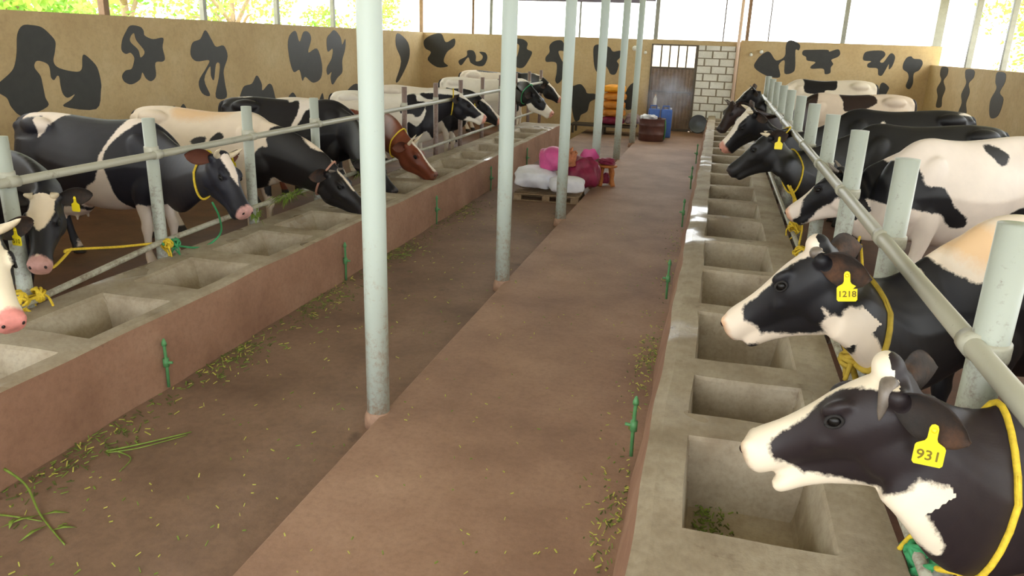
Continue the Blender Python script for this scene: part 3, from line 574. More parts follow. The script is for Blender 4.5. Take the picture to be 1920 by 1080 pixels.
    # head
    def hl(tab, n, e, lo, hi, xs):
        T = cr(tab, xs); return [[h2b(q) for q in oval(x, zt, zb, w, 28, e, lo, hi)] for x,zt,zb,w in T]
    add(*ringloft(hl(UPPER, 28, 2.5, .86, .80, np.linspace(-.05,.538,30))))
    lw = [[(q[0], q[1], q[2]-mouth*max(0,(q[0]-.2))/.3) for q in oval(x, zt, zb, w, 24, 2.2, .8, 1)] for x,zt,zb,w in cr(LOWER, np.linspace(-.03,.495,24))]
    add(*ringloft([[h2b(q) for q in r] for r in lw]))
    mb = MB(); HR = Matrix([list(map(float, Hl[:,i])) for i in range(3)]) ; Rr = Matrix(((Hl[0][0],Hl[1][0],Hl[2][0]),(Hl[0][1],Hl[1][1],Hl[2][1]),(Hl[0][2],Hl[1][2],Hl[2][2])))
    hb = lambda p, r: mb.blob(tuple(h2b(p)), tuple(x*hs for x in r), 9, Rr)
    hb((-.005,0,-.012+poll*.02), (.05,.065,.035+poll*.02))                          # poll
    for sy in (-1,1):
        hb((.165,.088*sy,-.034), (.055,.026,.024))                      # brow
        hb((.21,.078*sy,-.135), (.08,.026,.03))                         # cheek ridge
        hb((.085,.064*sy,-.22), (.095,.036,.10))                        # jaw muscle
        hb((-.01,.085*sy,-.055), (.035,.035,.035))                      # ear root
        hb((.500,.046*sy,-.096), (.032,.028,.030))                      # nostril wing
    add(mb.v, mb.f)
    me = bpy.data.meshes.new('hide'); me.from_pydata(V, [], F); me.update()
    tmp = bpy.data.objects.new('tmp', me); COL.objects.link(tmp)
    bm = bmesh.new(); bm.from_mesh(me); bmesh.ops.recalc_face_normals(bm, faces=bm.faces); bm.to_mesh(me); bm.free()
    md = tmp.modifiers.new('r', 'REMESH'); md.mode = 'VOXEL'; md.voxel_size = voxel; md.use_smooth_shade = True
    sm = tmp.modifiers.new('s', 'SMOOTH'); sm.factor = .5; sm.iterations = 6 if voxel < .015 else 4
    dg = bpy.context.evaluated_depsgraph_get(); hide = bpy.data.meshes.new_from_object(tmp.evaluated_get(dg))
    bpy.data.objects.remove(tmp); bpy.data.meshes.remove(me); hide.name = 'hide'; smooth(hide)
    # coat pattern as signed distances carried by the hide
    n = len(hide.vertices); co = np.empty(n*3, np.float32); hide.vertices.foreach_get('co', co); co = co.reshape(-1,3).astype(float)
    hc = ((co-Pl)@Hl.T)/hs                                               # head coordinates
    ish = (hc[:,0] > -.03-.25*np.maximum(0,-.2-hc[:,2])*0) & (np.abs(hc[:,1]) < .19) & (hc[:,2] > -.42) & (hc[:,0] < .6)
    Wt = np.full(n, .3 if base == 'white' else -.3); Tn = np.full(n, -.3)
    bp = np.stack([co[:,0], co[:,2]], 1)
    for k, pl, *lim in body:
        ok = ~ish
        if lim: ok = ok & (np.sign(co[:,1]) == lim[0])
        sdv = poly_sdf(bp, spline(pl, 3, True)); Wt = np.where(ok, np.maximum(Wt, sdv) if k == 'w' else np.minimum(Wt, -sdv), Wt)
    for pl in tan:
        sdv = poly_sdf(bp, spline(pl, 3, True)); Tn = np.where(~ish, np.maximum(Tn, sdv), Tn)
    if isinstance(head, str): Wt = np.where(ish, .3 if head == 'white' else -.3, Wt)
    else:
        Wt = np.where(ish, -.3, Wt)
        hp = np.stack([hc[:,0], hc[:,2]], 1)
        for k, pl, *lim in head:
            sdv = poly_sdf(hp, spline(pl, 3, True)); ok = ish & ((np.sign(hc[:,1]) == lim[0]) if lim else True)
            Wt = np.where(ok, np.maximum(Wt, sdv) if k == 'w' else np.minimum(Wt, -sdv), Wt)
    if blaze:                                                            # rows x, half width; lies on the top of the face
        bx = [q[0] for q in blaze]; bw = [q[1] for q in blaze]; by = [q[2] if len(q) > 2 else 0 for q in blaze]
        hwid = np.interp(hc[:,0], bx, bw, left=-.2, right=-.2); off = np.interp(hc[:,0], bx, by)
        topz = np.interp(hc[:,0], [q[0] for q in UPPER], [q[1] for q in UPPER])
        # distance around the face from its crest
        arc = np.abs(hc[:,1]-off) + np.maximum(0, topz-hc[:,2]-.02)*1.0
        Wt = np.where(ish, np.maximum(Wt, hwid-arc), Wt)
    Mz = np.full(n, -.3)
    if muzz:
        Mz = np.where(ish, hc[:,0]-muzz + .25*(hc[:,2]+.13), Mz)
    for nm, arr in (('white',Wt),('tan',Tn),('muzzle',Mz)):
        a = hide.attributes.new(nm, 'FLOAT', 'POINT'); a.data.foreach_set('value', arr.astype(np.float32))
    hide.materials.append(coat_material('coat_'+str(len(bpy.data.materials)), dark, muz, white))
    link('body', hide, root)
    # eyes, lids, nostrils
    for sy in (-1,1):
        mb = MB(); mb.blob(tuple(h2b((.185,.099*sy,-.068))), tuple(x*hs for x in (.021,.016,.019)), 10, Rr); e_ = mb.build('eye', M_EYE, root, sm=True)
        mb = MB(); pts = [h2b((.185+.027*math.cos(q), (.108-.004*abs(math.sin(q)))*sy, -.068+.019*math.sin(q))) for q in (2*PI*j/16 for j in range(17))]
        mb.tube(pts, .0055*hs, 8); mb.build('eyelid', M_LID, e_, sm=True)
        mb = MB(); mb.blob(tuple(h2b((.524,.046*sy,-.10))), tuple(x*hs for x in (.012,.010,.016)), 8, Rr); mb.build('nostril', M_NOSTRIL, root, sm=True)
    # ears: cupped leaves
    for sy in (-1,1):
        mb = MB(); ln = .215; dr_ = eardroop[0 if sy > 0 else 1]
        ax = np.array((-.30, sy*1.0, -.25-dr_)); 
        if c.get('earaxis') and c['earaxis'].get(sy): ax = np.array(c['earaxis'][sy], float)
        ax /= np.linalg.norm(ax)
        nrm = np.array((.75, .15*sy, .35)) if not (c.get('earaxis') and c['earaxis'].get(sy)) else np.array((.35, .9*sy, .15)); nrm -= ax*(nrm@ax); nrm /= np.linalg.norm(nrm)     # the open side
        wd = np.cross(ax, nrm); base_ = np.array((-.015, .088*sy, -.060))
        rows = []; m_ = 10; ncs = 11
        for i in range(m_+1):
            t = i/m_; half = .074*math.sin(PI*min(1,(t*.86+.10)))**.75*(1 if t < .97 else .5); cup = .034*(1-t)**.6+.008
            r_ = []
            for j in range(ncs):
                u_ = -1+2*j/(ncs-1)
                q = base_+ax*(ln*t)+wd*(half*u_)+nrm*(cup*(u_*u_)-cup*.6)
                r_.append(q)
            rows.append(r_)
        vs = [h2b(q) for r_ in rows for q in r_]; nf = len(vs)
        vs += [h2b(q-nrm*(.008*(1-abs(-1+2*j/(ncs-1))*.7))) for r_ in rows for j,q in enumerate(r_)]
        fs = []; mi = []
        for i in range(m_):
            for j in range(ncs-1):
                a = i*ncs+j; fs.append((a,a+1,a+1+ncs,a+ncs)); mi.append(1); a += nf; fs.append((a,a+ncs,a+1+ncs,a+1)); mi.append(0)
        for i in range(m_):
            for j in (0,ncs-1): a = i*ncs+j; fs.append((a,a+ncs,a+ncs+nf,a+nf)); mi.append(0)
        for j in range(ncs-1):
            a = m_*ncs+j; fs.append((a,a+1,a+1+nf,a+nf)); mi.append(0)
        me = mesh('ear', vs, fs, list(earfar if earfar and sy != c['side'] else ear), True); me.polygons.foreach_set('material_index', mi); me.update()
        eo = link('ear', me, root)
        if tagtxt is not None and sy == tagside:
            # tag hangs from the middle of the ear, flat plate facing the head's side
            hole = base_+ax*(ln*.52)+nrm*.004
            hw = h2b(hole)                                               # animal coordinates
            out = R@np.array(c.get('tagout', (0,-1,.3)), float); 
            dn = np.array((0,0,-1.)) + R@np.array(c.get('tagswing', (0,0,0)), float); dn /= np.linalg.norm(dn); out -= dn*(out@dn); out /= np.linalg.norm(out); sd_ = np.cross(out, dn)
            k = c.get('tags', 1.0)
            hw = hw + out*.022 + dn*.012
            shp = [(-.010,.004),(-.007,.012),(.0,.015),(.007,.012),(.010,.004),(.0105,-.022),(.014,-.030),(.030,-.040),(.033,-.046),(.033,-.088),(.028,-.094),(-.028,-.094),(-.033,-.088),(-.033,-.046),(-.030,-.040),(-.014,-.030),(-.0105,-.022)]
            mb = MB(); mb.prism(shp, None, lambda a,b_,d: Vector(tuple(hw+sd_*a*k-dn*b_*k+out*d)), -.0012, .0012)
            mb.v += []; to = mb.build('ear_tag', M_TAG, eo)
            # close the back of the plate
            bm = bmesh.new(); bm.from_mesh(to.data); bmesh.ops.holes_fill(bm, edges=[e for e in bm.edges if e.is_boundary], sides=0); bmesh.ops.recalc_face_normals(bm, faces=bm.faces); bm.to_mesh(to.data); bm.free()
            mb = MB(); mb.blob(tuple(hw+out*.003), (.008,.008,.008), 6); mb.build('stud', M_TAG, to, sm=True)
            if tagtxt:
                fc = bpy.data.curves.new('number', 'FONT'); fc.body = tagtxt; fc.size = (.036 if len(tagtxt) < 4 else .030)*k; fc.align_x = 'CENTER'; fc.align_y = 'CENTER'; fc.extrude = .0004; fc.offset = .0006
                fo = bpy.data.objects.new('number_tmp', fc); COL.objects.link(fo)
                dg = bpy.context.evaluated_depsgraph_get(); tm = bpy.data.meshes.new_from_object(fo.evaluated_get(dg)); bpy.data.objects.remove(fo)
                Mx = Matrix((tuple(sd_), tuple(-dn), tuple(out))).transposed().to_4x4(); Mx.translation = Vector(tuple(hw+dn*.068*k+out*.0022))
                tm.transform(Mx); tm.materials.clear(); tm.materials.append(M_INK); tm.name = 'number'; no = link('number', tm, to)
    if horns:
        for sy in (-1,1):
            hk = horns[0 if sy > 0 else 1]
            if not hk: continue
            ln, outw, upw, fwd, rad, mt = hk
            p0 = np.array((.0,.058*sy,-.018)); pts = []; rs = []
            for i in range(9):
                t = i/8
                q = p0+np.array((fwd*ln*t*t, sy*outw*ln*(t-.35*t*t), upw*ln*t*t+.15*ln*t)); pts.append(h2b(q)); rs.append(rad*hs*(1-t)**.55+.003)
            mb = MB(); mb.tube(pts, rs, 12); mb.build('horn', mt, root, sm=True)
    if tail:
        p0 = np.array((-1.235*s, 0, 1.30*s)); pts = [p0+np.array((.03,0,.03)), p0+np.array((-.03,0,.0)), p0+np.array((-.06,.01,-.15)), p0+np.array((-.06,.02,-.4)), p0+np.array((-.05,.03,-.65)), p0+np.array((-.05,.03,-.78)), p0+np.array((-.05,.03,-.9)), p0+np.array((-.05,.03,-1.0))]
        P2 = spline([tuple(p) for p in pts], 3); k = len(P2)
        rs = [(.032*(1-i/k*.75) if i < k*.72 else .03*math.sin(PI*(i/k-.72)/.30+.3)+.004)*s for i in range(k)]
        mb = MB(); mb.tube(P2, rs, 10); mb.build('tail', hide.materials[0] if False else flat_cached('tail_hair', dark), root, sm=True)
    if collar:
        # rope round the neck: ring at parameter t with radius factor
        tt, kk, rr_ = collar; i = int(round(tt*18)); ring = [np.array(q) for q in NR[i]]; cen = sum(ring)/len(ring)
        pts = [cen+(q-cen)*kk for q in ring]; pts.append(pts[0]); pts.append(pts[1])
        mb = MB(); mb.tube([tuple(q) for q in pts], rr_, 8); mb.build('neck_rope', collarmat or M_YROPE, root, sm=True)
    return root, c, h2b, NR
_fc = {}
def flat_cached(n, rgb):
    k = (n, rgb)
    if k not in _fc: _fc[k] = flat(n, rgb, .7, var=.3, scale=30)
    return _fc[k]
PINK = (214,150,130); DARKNOSE = (52,44,44)
BLZ = [(-.06,.05),(.0,.06),(.08,.05),(.2,.035),(.36,.042),(.44,.075),(.50,.12),(.56,.2)]
H_STUB = (.07,.9,.0,.1,.026,M_HORNTIP)
cow('R1', 'nearest cow, black head with white muzzle and tuft, tag ending in 931', voxel=.0105, dark=(36,28,30), muz=(214,190,160), muzz=.512, head=COAT['R1h']+[('w',[(.44,-.17),(.37,-.225),(.27,-.275),(.15,-.335),(.07,-.335),(.02,-.33),(-.02,-.5),(.6,-.5)])], body=COAT['R1b'],
    blaze=[(-.09,.085),(-.03,.10),(.03,.085),(.08,.05),(.14,.02),(.2,.022),(.26,.04),(.36,.055),(.44,.08),(.50,.12),(.56,.2)], horns=((.135,.55,-.75,.45,.026,M_HORNTIP),(.12,.5,-.6,.35,.024,M_HORNTIP)), tagtxt='931', tagside=1, collar=(.60,1.03,.011), mouth=.035, earfar=(M_EARBLACK,M_EARIN), white=(238,224,200), poll=1.2)
cow('R2', 'second cow on the right, black head with white blaze, tag 1218, yellow neck strap', voxel=.012, dark=(24,23,27), muz=(226,186,150), muzz=.505, earfar=(M_EARBLACK,M_EARIN), head=COAT['R2h']+[('w',[(.42,-.225),(.3,-.27),(.18,-.32),(.08,-.325),(.0,-.28),(-.1,-.5),(.5,-.5)])], body=COAT['R2b'], tan=COAT['R2t'],
    blaze=[(-.09,.03),(-.03,.07),(.03,.07),(.08,.055),(.14,.055),(.2,.06),(.26,.055),(.36,.05),(.44,.06),(.50,.12),(.56,.2)], horns=(H_STUB,H_STUB), tagtxt='1218', tagside=1, collar=(.80,1.03,.015), collarmat=M_STRAP, white=(236,220,200), poll=.8)
cow('R3', 'white-sided cow on the right with black shoulders, head low behind the posts', voxel=.016, base='white', dark=(24,24,28), muz=(222,176,146), muzz=.49, head=COAT['R3h'], body=COAT['R3b'],
    blaze=[(.1,.02),(.2,.035),(.36,.06),(.44,.09),(.50,.14),(.56,.2)], horns=((.12,.6,.7,.1,.018,M_HORNTIP),(.12,.6,.7,.1,.018,M_HORNTIP)), white=(236,222,208))
cow('R4', 'all-black cow on the right with a small yellow ear tag and pale horn', voxel=.016, dark=(25,24,25), muz=DARKNOSE, muzz=.50, horns=((.12,.75,.35,.35,.022,M_HORN),(.12,.75,.35,.35,.022,M_HORN)), tagtxt='', tagside=1, collar=(.72,1.03,.009), head='black')
cow('R5', 'black cow on the right with broad cream blaze and pink nose', voxel=.018, dark=(22,21,23), muz=PINK, muzz=.46, head='black', body=COAT['R5b'], blaze=[(-.06,.06),(.0,.07),(.08,.07),(.2,.065),(.36,.055),(.44,.06),(.50,.1),(.56,.2)], horns=((.12,.8,.5,.2,.022,M_HORN),(.12,.8,.5,.2,.022,M_HORN)), collar=(.80,1.04,.009))
cow('R6', 'pale tan cow on the right with dark brown head and black middle patch', voxel=.018, base='white', dark=(40,26,22), muz=DARKNOSE, muzz=.48, head='black', body=COAT['R6b']+[('k',[(.30,1.6),(.22,1.2),(.30,.9),(.5,.6),(2,.2),(2,2)])], horns=((.13,.6,.8,.1,.02,M_HORNTIP),(.13,.6,.8,.1,.02,M_HORNTIP)), white=(224,204,180))
cow('R7', 'farthest cow on the right, white with a black saddle, against the back wall', voxel=.02, base='white', dark=(24,22,24), muz=(206,160,140), muzz=.48, head='black', body=COAT['R7b']+[('k',[(.50,1.8),(.42,1.2),(.5,.6),(2,.2),(2,2)])], blaze=[(-.06,.03),(.0,.03),(.2,.03),(.5,.03)], horns=((.12,1.,.15,.0,.016,M_HORNTIP),(.12,1.,.15,.0,.016,M_HORNTIP)), white=(230,216,192))
cow('L1', 'cow at the left photo edge, white face, pink nose and long horn', voxel=.013, dark=(28,26,28), muz=(232,150,140), muzz=.46, head='black', body=[], blaze=[(-.06,.08),(.0,.085),(.12,.075),(.2,.085),(.3,.10),(.4,.13),(.5,.2),(.56,.25)], horns=((.19,.75,.75,.25,.028,M_HORN),(.19,.75,.75,.25,.028,M_HORN)), tagtxt='510', tagside=1, white=(240,226,198))
cow('L2', 'cow facing the camera beside the first left post, black face with cream heart', voxel=.014, dark=(30,29,33), muz=(196,150,140), muzz=.47, head='black', body=[], blaze=[(.0,.10),(.06,.095),(.14,.085),(.2,.06),(.26,.02),(.3,-.02),(.42,-.02),(.5,.05),(.56,.08)], horns=((.08,.9,.3,.1,.024,M_HORN),(.08,.9,.3,.1,.024,M_HORN)), tagtxt='', tagside=1, white=(232,214,186))
cow('L3', 'large black cow with white belly on the left, face turned, cream blaze and horns', voxel=.014, dark=(34,34,42), muz=(210,160,152), muzz=.485, head='black', body=COAT['L3b'], blaze=[(.0,.03),(.03,.055),(.1,.05),(.2,.035),(.30,.0),(.34,-.04),(.56,-.02)], horns=((.13,.7,.75,.1,.026,M_HORN),(.13,.7,.75,.1,.026,M_HORN)), tagtxt='', tagside=1, collar=(.88,1.05,.011), ear=(M_EARBLACK, M_EARBROWN), white=(238,222,206))
cow('L4', 'white cow with black neck and head lowered to the left trough', voxel=.015, base='white', dark=(28,25,26), muz=DARKNOSE, muzz=.47, head='black', body=COAT['L4b'], tan=COAT['L4t'], blaze=[(.02,.0),(.06,.018),(.2,.022),(.3,.012),(.34,-.04)], horns=((.09,.5,.5,.6,.02,M_HORNTIP),(.09,.5,.5,.6,.02,M_HORNTIP)), collar=(.92,1.04,.012), collarmat=flat('tan_collar',(176,130,110),.7), white=(232,214,190))
cow('L5', 'black cow on the left with a white stripe over its shoulder', voxel=.018, dark=(30,28,31), muz=DARKNOSE, muzz=.49, head='black', body=COAT['L5b'], white=(240,228,214))
cow('L6', 'red-brown cow on the left eating from the trough', voxel=.016, dark=(112,56,34), muz=(120,72,54), muzz=.50, head='black', body=[('w',[(-1.3,1.28),(-.6,1.33),(.0,1.33),(.25,1.24),(.4,1.15),(.5,1.3),(.0,1.5),(-1.3,1.5)])], blaze=[(-.05,.02),(.0,.03),(.1,.022),(.3,.02),(.45,.03),(.56,.03)], horns=((.17,.35,.95,.1,.022,M_HORN),(.17,.35,.95,.1,.022,M_HORN)), ear=(M_EARBROWN,M_EARBROWN), collar=(.84,1.05,.01))
cow('L7', 'white cow with black patches and a black cheek, left row past the brown one', voxel=.017, base='white', dark=(26,25,30), muz=(226,160,140), muzz=.475, head=[('w',[(.22,-.5),(.25,-.24),(.36,-.20),(.42,-.10),(.6,.1),(.7,-.3),(.5,-.5)])], body=COAT['L7b'], blaze=[(-.06,.08),(.0,.09),(.1,.06),(.25,.04),(.4,.05),(.56,.1)], collar=(.82,1.05,.011), white=(240,232,216))
cow('L8', 'white cow half hidden behind its neighbour, black head beside the second column', voxel=.02, base='white', dark=(26,25,28), muz=PINK, muzz=.47, head='black', body=[('k',[(.1,1.5),(.2,.6),(1.2,.4),(1.4,1.6)])], blaze=BLZ, tagtxt='', tagside=-1)
cow('L9', 'white cow far down the left row with white face and black cheek patch', voxel=.02, base='white', dark=(26,25,28), muz=PINK, muzz=.49, head=[('w',[(-.1,.1),(.6,.1),(.6,-.5),(-.1,-.5)]),('k',[(-.2,.1),(.08,.1),(.2,.02),(.33,-.06),(.34,-.17),(.2,-.22),(.06,-.2),(-.02,-.30),(-.2,-.3)])], body=COAT['L9b'], collar=(.84,1.05,.012), collarmat=M_GROPE, white=(240,232,216))
cow('L10', 'farthest cow of the left row, black neck and white rump', voxel=.022, base='white', dark=(26,25,28), muz=PINK, muzz=.47, head='black', body=COAT['L10b'], blaze=BLZ)

# ---------------------------------------------------------------- ropes tied to the rails
def rope(name, strands, label, mat, r=.008, cat='rope', knots=(), part_mats=None):
    b = MB()
    for pts in strands: b.tube(spline(pts, 6), r, 8)
    for p,k in knots:
        p = Vector(p)
        for j in range(5):
            a0 = random.random()*6; ax_ = Vector((random.uniform(-1,1),random.uniform(-1,1),random.uniform(-1,1))).normalized(); pr = ax_.orthogonal().normalized(); q_ = ax_.cross(pr)
            b.tube([p+(pr*math.cos(t)+q_*math.sin(t))*k for t in [a0+2*PI*i/10 for i in range(11)]], r*.9, 7)
        for j in range(3): b.tube(spline([p, p+Vector((random.uniform(-1,1),random.uniform(-1,1),-.3))*k*1.2, p+Vector((random.uniform(-1,1),random.uniform(-1,1),-1.4))*k*1.8], 4), r*.8, 6)
    o = b.build(name, mat, sm=True); return tag(o, label, cat, 'tie ropes on the low rails')
rope('tie_rope', [[(-4.36,4.30,.745),(-4.37,4.36,.755),(-4.4,4.84,.652),(-4.42,5.34,.56),(-4.37,5.48,.52)],[(-4.38,4.38,.755),(-4.30,4.14,.70),(-4.25,4.02,.72)]], 'yellow rope stretched from the heart-faced cow to the second left post', M_YROPE, .010, knots=[((-4.36,5.36,.555),.04)])
rope('tie_rope', [[(-4.15,5.72,.86),(-4.17,5.83,.702),(-4.3,6.002,.50),(-4.34,5.799,.42),(-4.37,5.50,.50)],[(-4.37,5.50,.50),(-4.46,5.40,.58),(-4.35,5.3,.56)]], 'green rope hanging in a loop from the big horned cow', M_GROPE, .009, knots=[((-4.37,5.46,.535),.045)])
rope('tie_rope', [[(-4.4,3.86,.50),(-4.33,3.95,.52),(-4.4,4.05,.50),(-4.44,3.95,.56),(-4.4,3.86,.56)]], 'yellow knot on the low rail at the first left post', M_YROPE, .011, knots=[((-4.36,3.88,.53),.045),((-4.36,4.02,.52),.05)])
rope('tie_rope', [[(.9,5.12,.54),(.98,5.3,.60),(1.1,5.9,.80),(1.2,6.3,.92)],[(.9,5.12,.54),(1.0,5.2,.56),(1.15,5.7,.72),(1.2,6.2,.88)]], 'yellow rope loop running from the low right rail to the white-sided cow', M_YROPE, .010, knots=[((.9,7.2,.54),.055)])
rope('tie_rope', [[(.78,7.72,1.05),(.84,7.8,.90),(.88,8.0,.62),(.90,8.05,.54)],[(.80,7.72,1.02),(.9,7.8,.8),(.93,7.95,.6),(.90,8.0,.5)],[(.76,7.75,1.05),(.95,7.9,.7),(.9,7.4,.56)]], 'tangle of yellow ropes hanging below the all-black cow', M_YROPE, .009, knots=[((.9,8.0,.6),.06),((.88,7.8,.72),.05)])
rope('tie_rope', [[(.70,3.50,.98),(.78,3.6,.82),(.86,3.9,.6),(.9,4.05,.55)]], 'old yellow rope falling from the tag 1218 cow to the low rail', M_STRAP, .014, knots=[((.71,3.50,.96),.035),((.9,4.1,.54),.035)])
o = rope('tie_rope', [[(.86,2.80,.47),(.93,2.78,.58),(.95,2.68,.50),(.88,2.66,.48),(.92,2.58,.57),(1.0,2.5,.62)]], 'green and yellow rope wound on the low rail at the bottom right corner', M_GROPE, .012, knots=[((.9,2.72,.53),.035)])
b = MB(); b.tube(spline([(.855,2.76,.50),(.90,2.74,.59),(.95,2.62,.56),(.92,2.54,.59),(.99,2.47,.64)],6), .010, 8); b.build('yellow_strand', M_YROPE, o, sm=True)

# ---------------------------------------------------------------- green water taps and hoses on the trough faces
def tap(x, y, z0, z1, dx, label, group, crook=.03):
    t = empty('water_pipe', (x,y,0), 0, label, 'pipe', group)
    b = MB(); b.tube([(0,0,z0),(dx*.3,0,(z0+z1)/2),(0,0,z1-.03),(0,0,z1)], .011, 10); b.lathe([(.017,z1-.02),(.017,z1),(.006,z1+.03)], (0,0,0), 10); b.build('riser', M_GPIPE, t, sm=True)
    b = MB(); zc = (z0+z1)/2+.02; b.tube([(0,0,zc-.03),(0,0,zc+.03)], .021, 10); b.tube([(0,0,zc),(.05 if dx > 0 else -.05,0,zc+.005)], .010, 8); b.build('valve', M_GPIPE, t, sm=True)
    return t
for i,(y,a,c_) in enumerate(((4.11,-.08,.25),(6.83,-.10,.27),(9.53,-.10,.26),(12.15,-.10,.28),(14.7,-.1,.28))):
    tap(LX+.03, y, a, c_, .01, '%s green water pipe on the face of the left trough' % ordinal(i), 'green pipes on the left trough')
for i,(y,a,c_) in enumerate(((3.88,.08,.42),(6.9,.05,.40),(9.95,.06,.40),(12.9,.05,.40),(15.9,.05,.42))):
    tap(-.245, y, a, c_, -.01, '%s green water pipe on the face of the right trough' % ordinal(i), 'green pipes on the right trough')

# ---------------------------------------------------------------- sacks, pallet and stool by the third column
M_WSACK = flat('white_sack', (226,228,236), .55, var=.08, scale=5)
M_PSACK = flat('pink_sack', (206,86,146), .5, var=.15, scale=6)
M_MSACK = flat('maroon_sack', (132,32,66), .5, var=.25, scale=8)
M_WOOD = mottled('old_pallet_wood', (110,90,66), (146,122,94), (170,148,118), 6, 30, .8)
M_OWOOD = mottled('orange_stool_wood', (150,86,34), (184,112,50), (206,134,66), 5, 30, .6)
def sack(name, loc, size, mat, label, cat='sack', rot=(0,0,0), neck=None, group=None, seed=0, sag=.25, lumps=.05):
    """a full woven sack: rounded body, flattened underside, creases; optional gathered neck"""
    r_ = random.Random(seed); me = bpy.data.meshes.new(name); bm = bmesh.new()
    bmesh.ops.create_icosphere(bm, subdivisions=4, radius=1)
    ph = [(r_.uniform(0,6), r_.uniform(2,5), Vector((r_.uniform(-1,1),r_.uniform(-1,1),r_.uniform(-1,1)))) for _ in range(6)]
    for v in bm.verts:
        p = v.co; q = Vector([math.copysign(abs(c)**.72, c) for c in p])
        k = 1+sum(lumps*.5*math.sin(a+f*(p@d)) if False else lumps*.5*math.sin(a+f*3*p.dot(d)) for a,f,d in ph)
        q = q*k
        if q.z < -.3: q.z = -.3+(q.z+.3)*(1-sag*2)
        v.co = Vector((q.x*size[0]/2, q.y*size[1]/2, q.z*size[2]/2))
    if neck:
        for v in bm.verts:
            if v.co.x > size[0]*.36:
                t = (v.co.x-size[0]*.36)/(size[0]*.14); s_ = 1-.7*min(1,t); v.co.y *= s_; v.co.z = v.co.z*s_+.02; v.co.x += t*neck*.6
    bm.to_mesh(me); bm.free(); smooth(me); me.materials.append(mat)
    o = link(name, me); o.location = loc; o.rotation_euler = rot
    return tag(o, label, cat, group)
pl = empty('pallet', (-2.42,11.98,-.1), .05, 'wooden pallet on the lower walk under the white sacks', 'pallet')
for k in range(7):
    b = MB(); b.box(-.52,.52,-.40+k*.125,-.31+k*.125,.095,.118); b.build('board', M_WOOD, pl, bevel=.003, seg=1)
for k in (-1,0,1):
    b = MB(); b.box(-.52+.0, .52,-.40+.37*(k+1),-.31+.37*(k+1),.0,.018); b.build('bottom_board', M_WOOD, pl, bevel=.003, seg=1)
    for j in (-1,0,1):
        b = MB(); b.box(j*.45-.06,j*.45+.06,k*.37-.045,k*.37+.045,.018,.095); b.build('block', M_WOOD, pl, bevel=.003, seg=1)
sack('sack', (-2.66,11.95,.20), (.66,.86,.38), M_WSACK, 'big white sack slumped over the left end of the pallet', seed=3, rot=(0,.05,.1), lumps=.06)
sack('sack', (-2.10,11.72,.16), (.56,.42,.30), M_WSACK, 'smaller white sack lying behind the third column', seed=5, rot=(0,0,.2))
sack('sack', (-2.42,12.08,.48), (.44,.48,.42), M_PSACK, 'bright pink stuffed sack on top of the white sacks', seed=8, rot=(.1,-.1,.3), lumps=.05)
sack('sack', (-2.00,12.42,.22), (.60,.60,.62), M_MSACK, 'maroon sack standing behind the third column, mouth folded up', seed=11, rot=(0,0,.4), lumps=.10)
# folded open mouth of the maroon sack and a crumpled tan cloth over it
ms = SC.objects['sack.003']
b = MB(); n = 20
for i in range(n): pass
vs = []; fs = []
for i in range(9):
    for j in range(7):
        u, v_ = i/8, j/6
        vs.append((-.03+.30*u, .02*math.sin(u*9)+.08*v_*math.sin(u*5), .26+v_*(.10+.16*math.sin(u*PI*.9+.5)*u)+.02*math.sin(u*14+v_*4)))
for i in range(8):
    for j in range(6): a = i*7+j; fs.append((a,a+7,a+8,a+1))
nv = len(vs); vs += [(x,y+.012,z) for x,y,z in vs]; fs += [tuple(reversed([q+nv for q in f])) for f in fs]
b.add(vs, fs); b.build('sack_mouth', M_PSACK, ms, sm=True)
sack('cloth', (-2.18,12.18,.50), (.22,.20,.34), flat('tan_cloth', (186,120,84), .8, var=.25, scale=14), 'crumpled tan cloth between the pink and maroon sacks', cat='cloth', seed=21, lumps=.22)
st = empty('stool', (-1.66,12.92,0), .3, 'small orange wooden stool on the walk with maroon cloth on it', 'stool')
b = MB(); b.lathe([(.17,.315),(.185,.325),(.185,.345),(.175,.352)], n=28); b.build('seat', M_OWOOD, st, sm=True)
for k in range(4):
    a = PI/4+k*PI/2; b = MB(); c_, s_ = math.cos(a), math.sin(a)
    b.tube(spline([(c_*.105,s_*.105,.32),(c_*.135,s_*.135,.22),(c_*.125,s_*.125,.12),(c_*.16,s_*.16,.0)],4), [.036]*4+[.034]*4+[.038]*5, 10); b.build('leg', M_OWOOD, st, sm=True)
sack('cloth', (-1.66,12.92,.395), (.26,.24,.11), M_MSACK, 'crumpled maroon cloth lying on the stool', cat='cloth', seed=31, lumps=.2)
sack('cloth', (-1.68,12.93,.10), (.17,.17,.20), M_MSACK, 'dark maroon bag pushed under the stool', cat='bag', seed=33, lumps=.1)

# ---------------------------------------------------------------- far end: bench with stacked sacks, drum, blue drums, basin, bulbs
bn = empty('bench', (-3.0,21.75,0), 0, 'low dark bench against the back wall under the yellow sacks', 'bench')
M_BENCH = flat('dark_bench', (70,62,52), .6, var=.2)
b = MB(); b.box(-.85,.95,-.32,.32,.10,.15); b.build('top', M_BENCH, bn, bevel=.006)
for sx in (-.78,.05,.88):
    for sy in (-.26,.26):
        b = MB(); b.box(sx-.03,sx+.03,sy-.03,sy+.03,-.1,.10); b.build('leg', M_BENCH, bn)
M_YS = flat('orange_yellow_sack', (236,160,28), .55, var=.15, scale=6); M_YS2 = flat('ochre_sack', (206,132,44), .55, var=.15, scale=6)
lv = [('lowest, maroon sack of the pile on the bench', M_MSACK), ('lowest ochre sack of the pile, just above the maroon one', M_YS2), ('ochre sack in the middle of the pile on the bench', M_YS2), ('light orange sack, second from the top of the pile', M_YS2), ('bright yellow-orange sack, topmost of the pile', M_YS)]
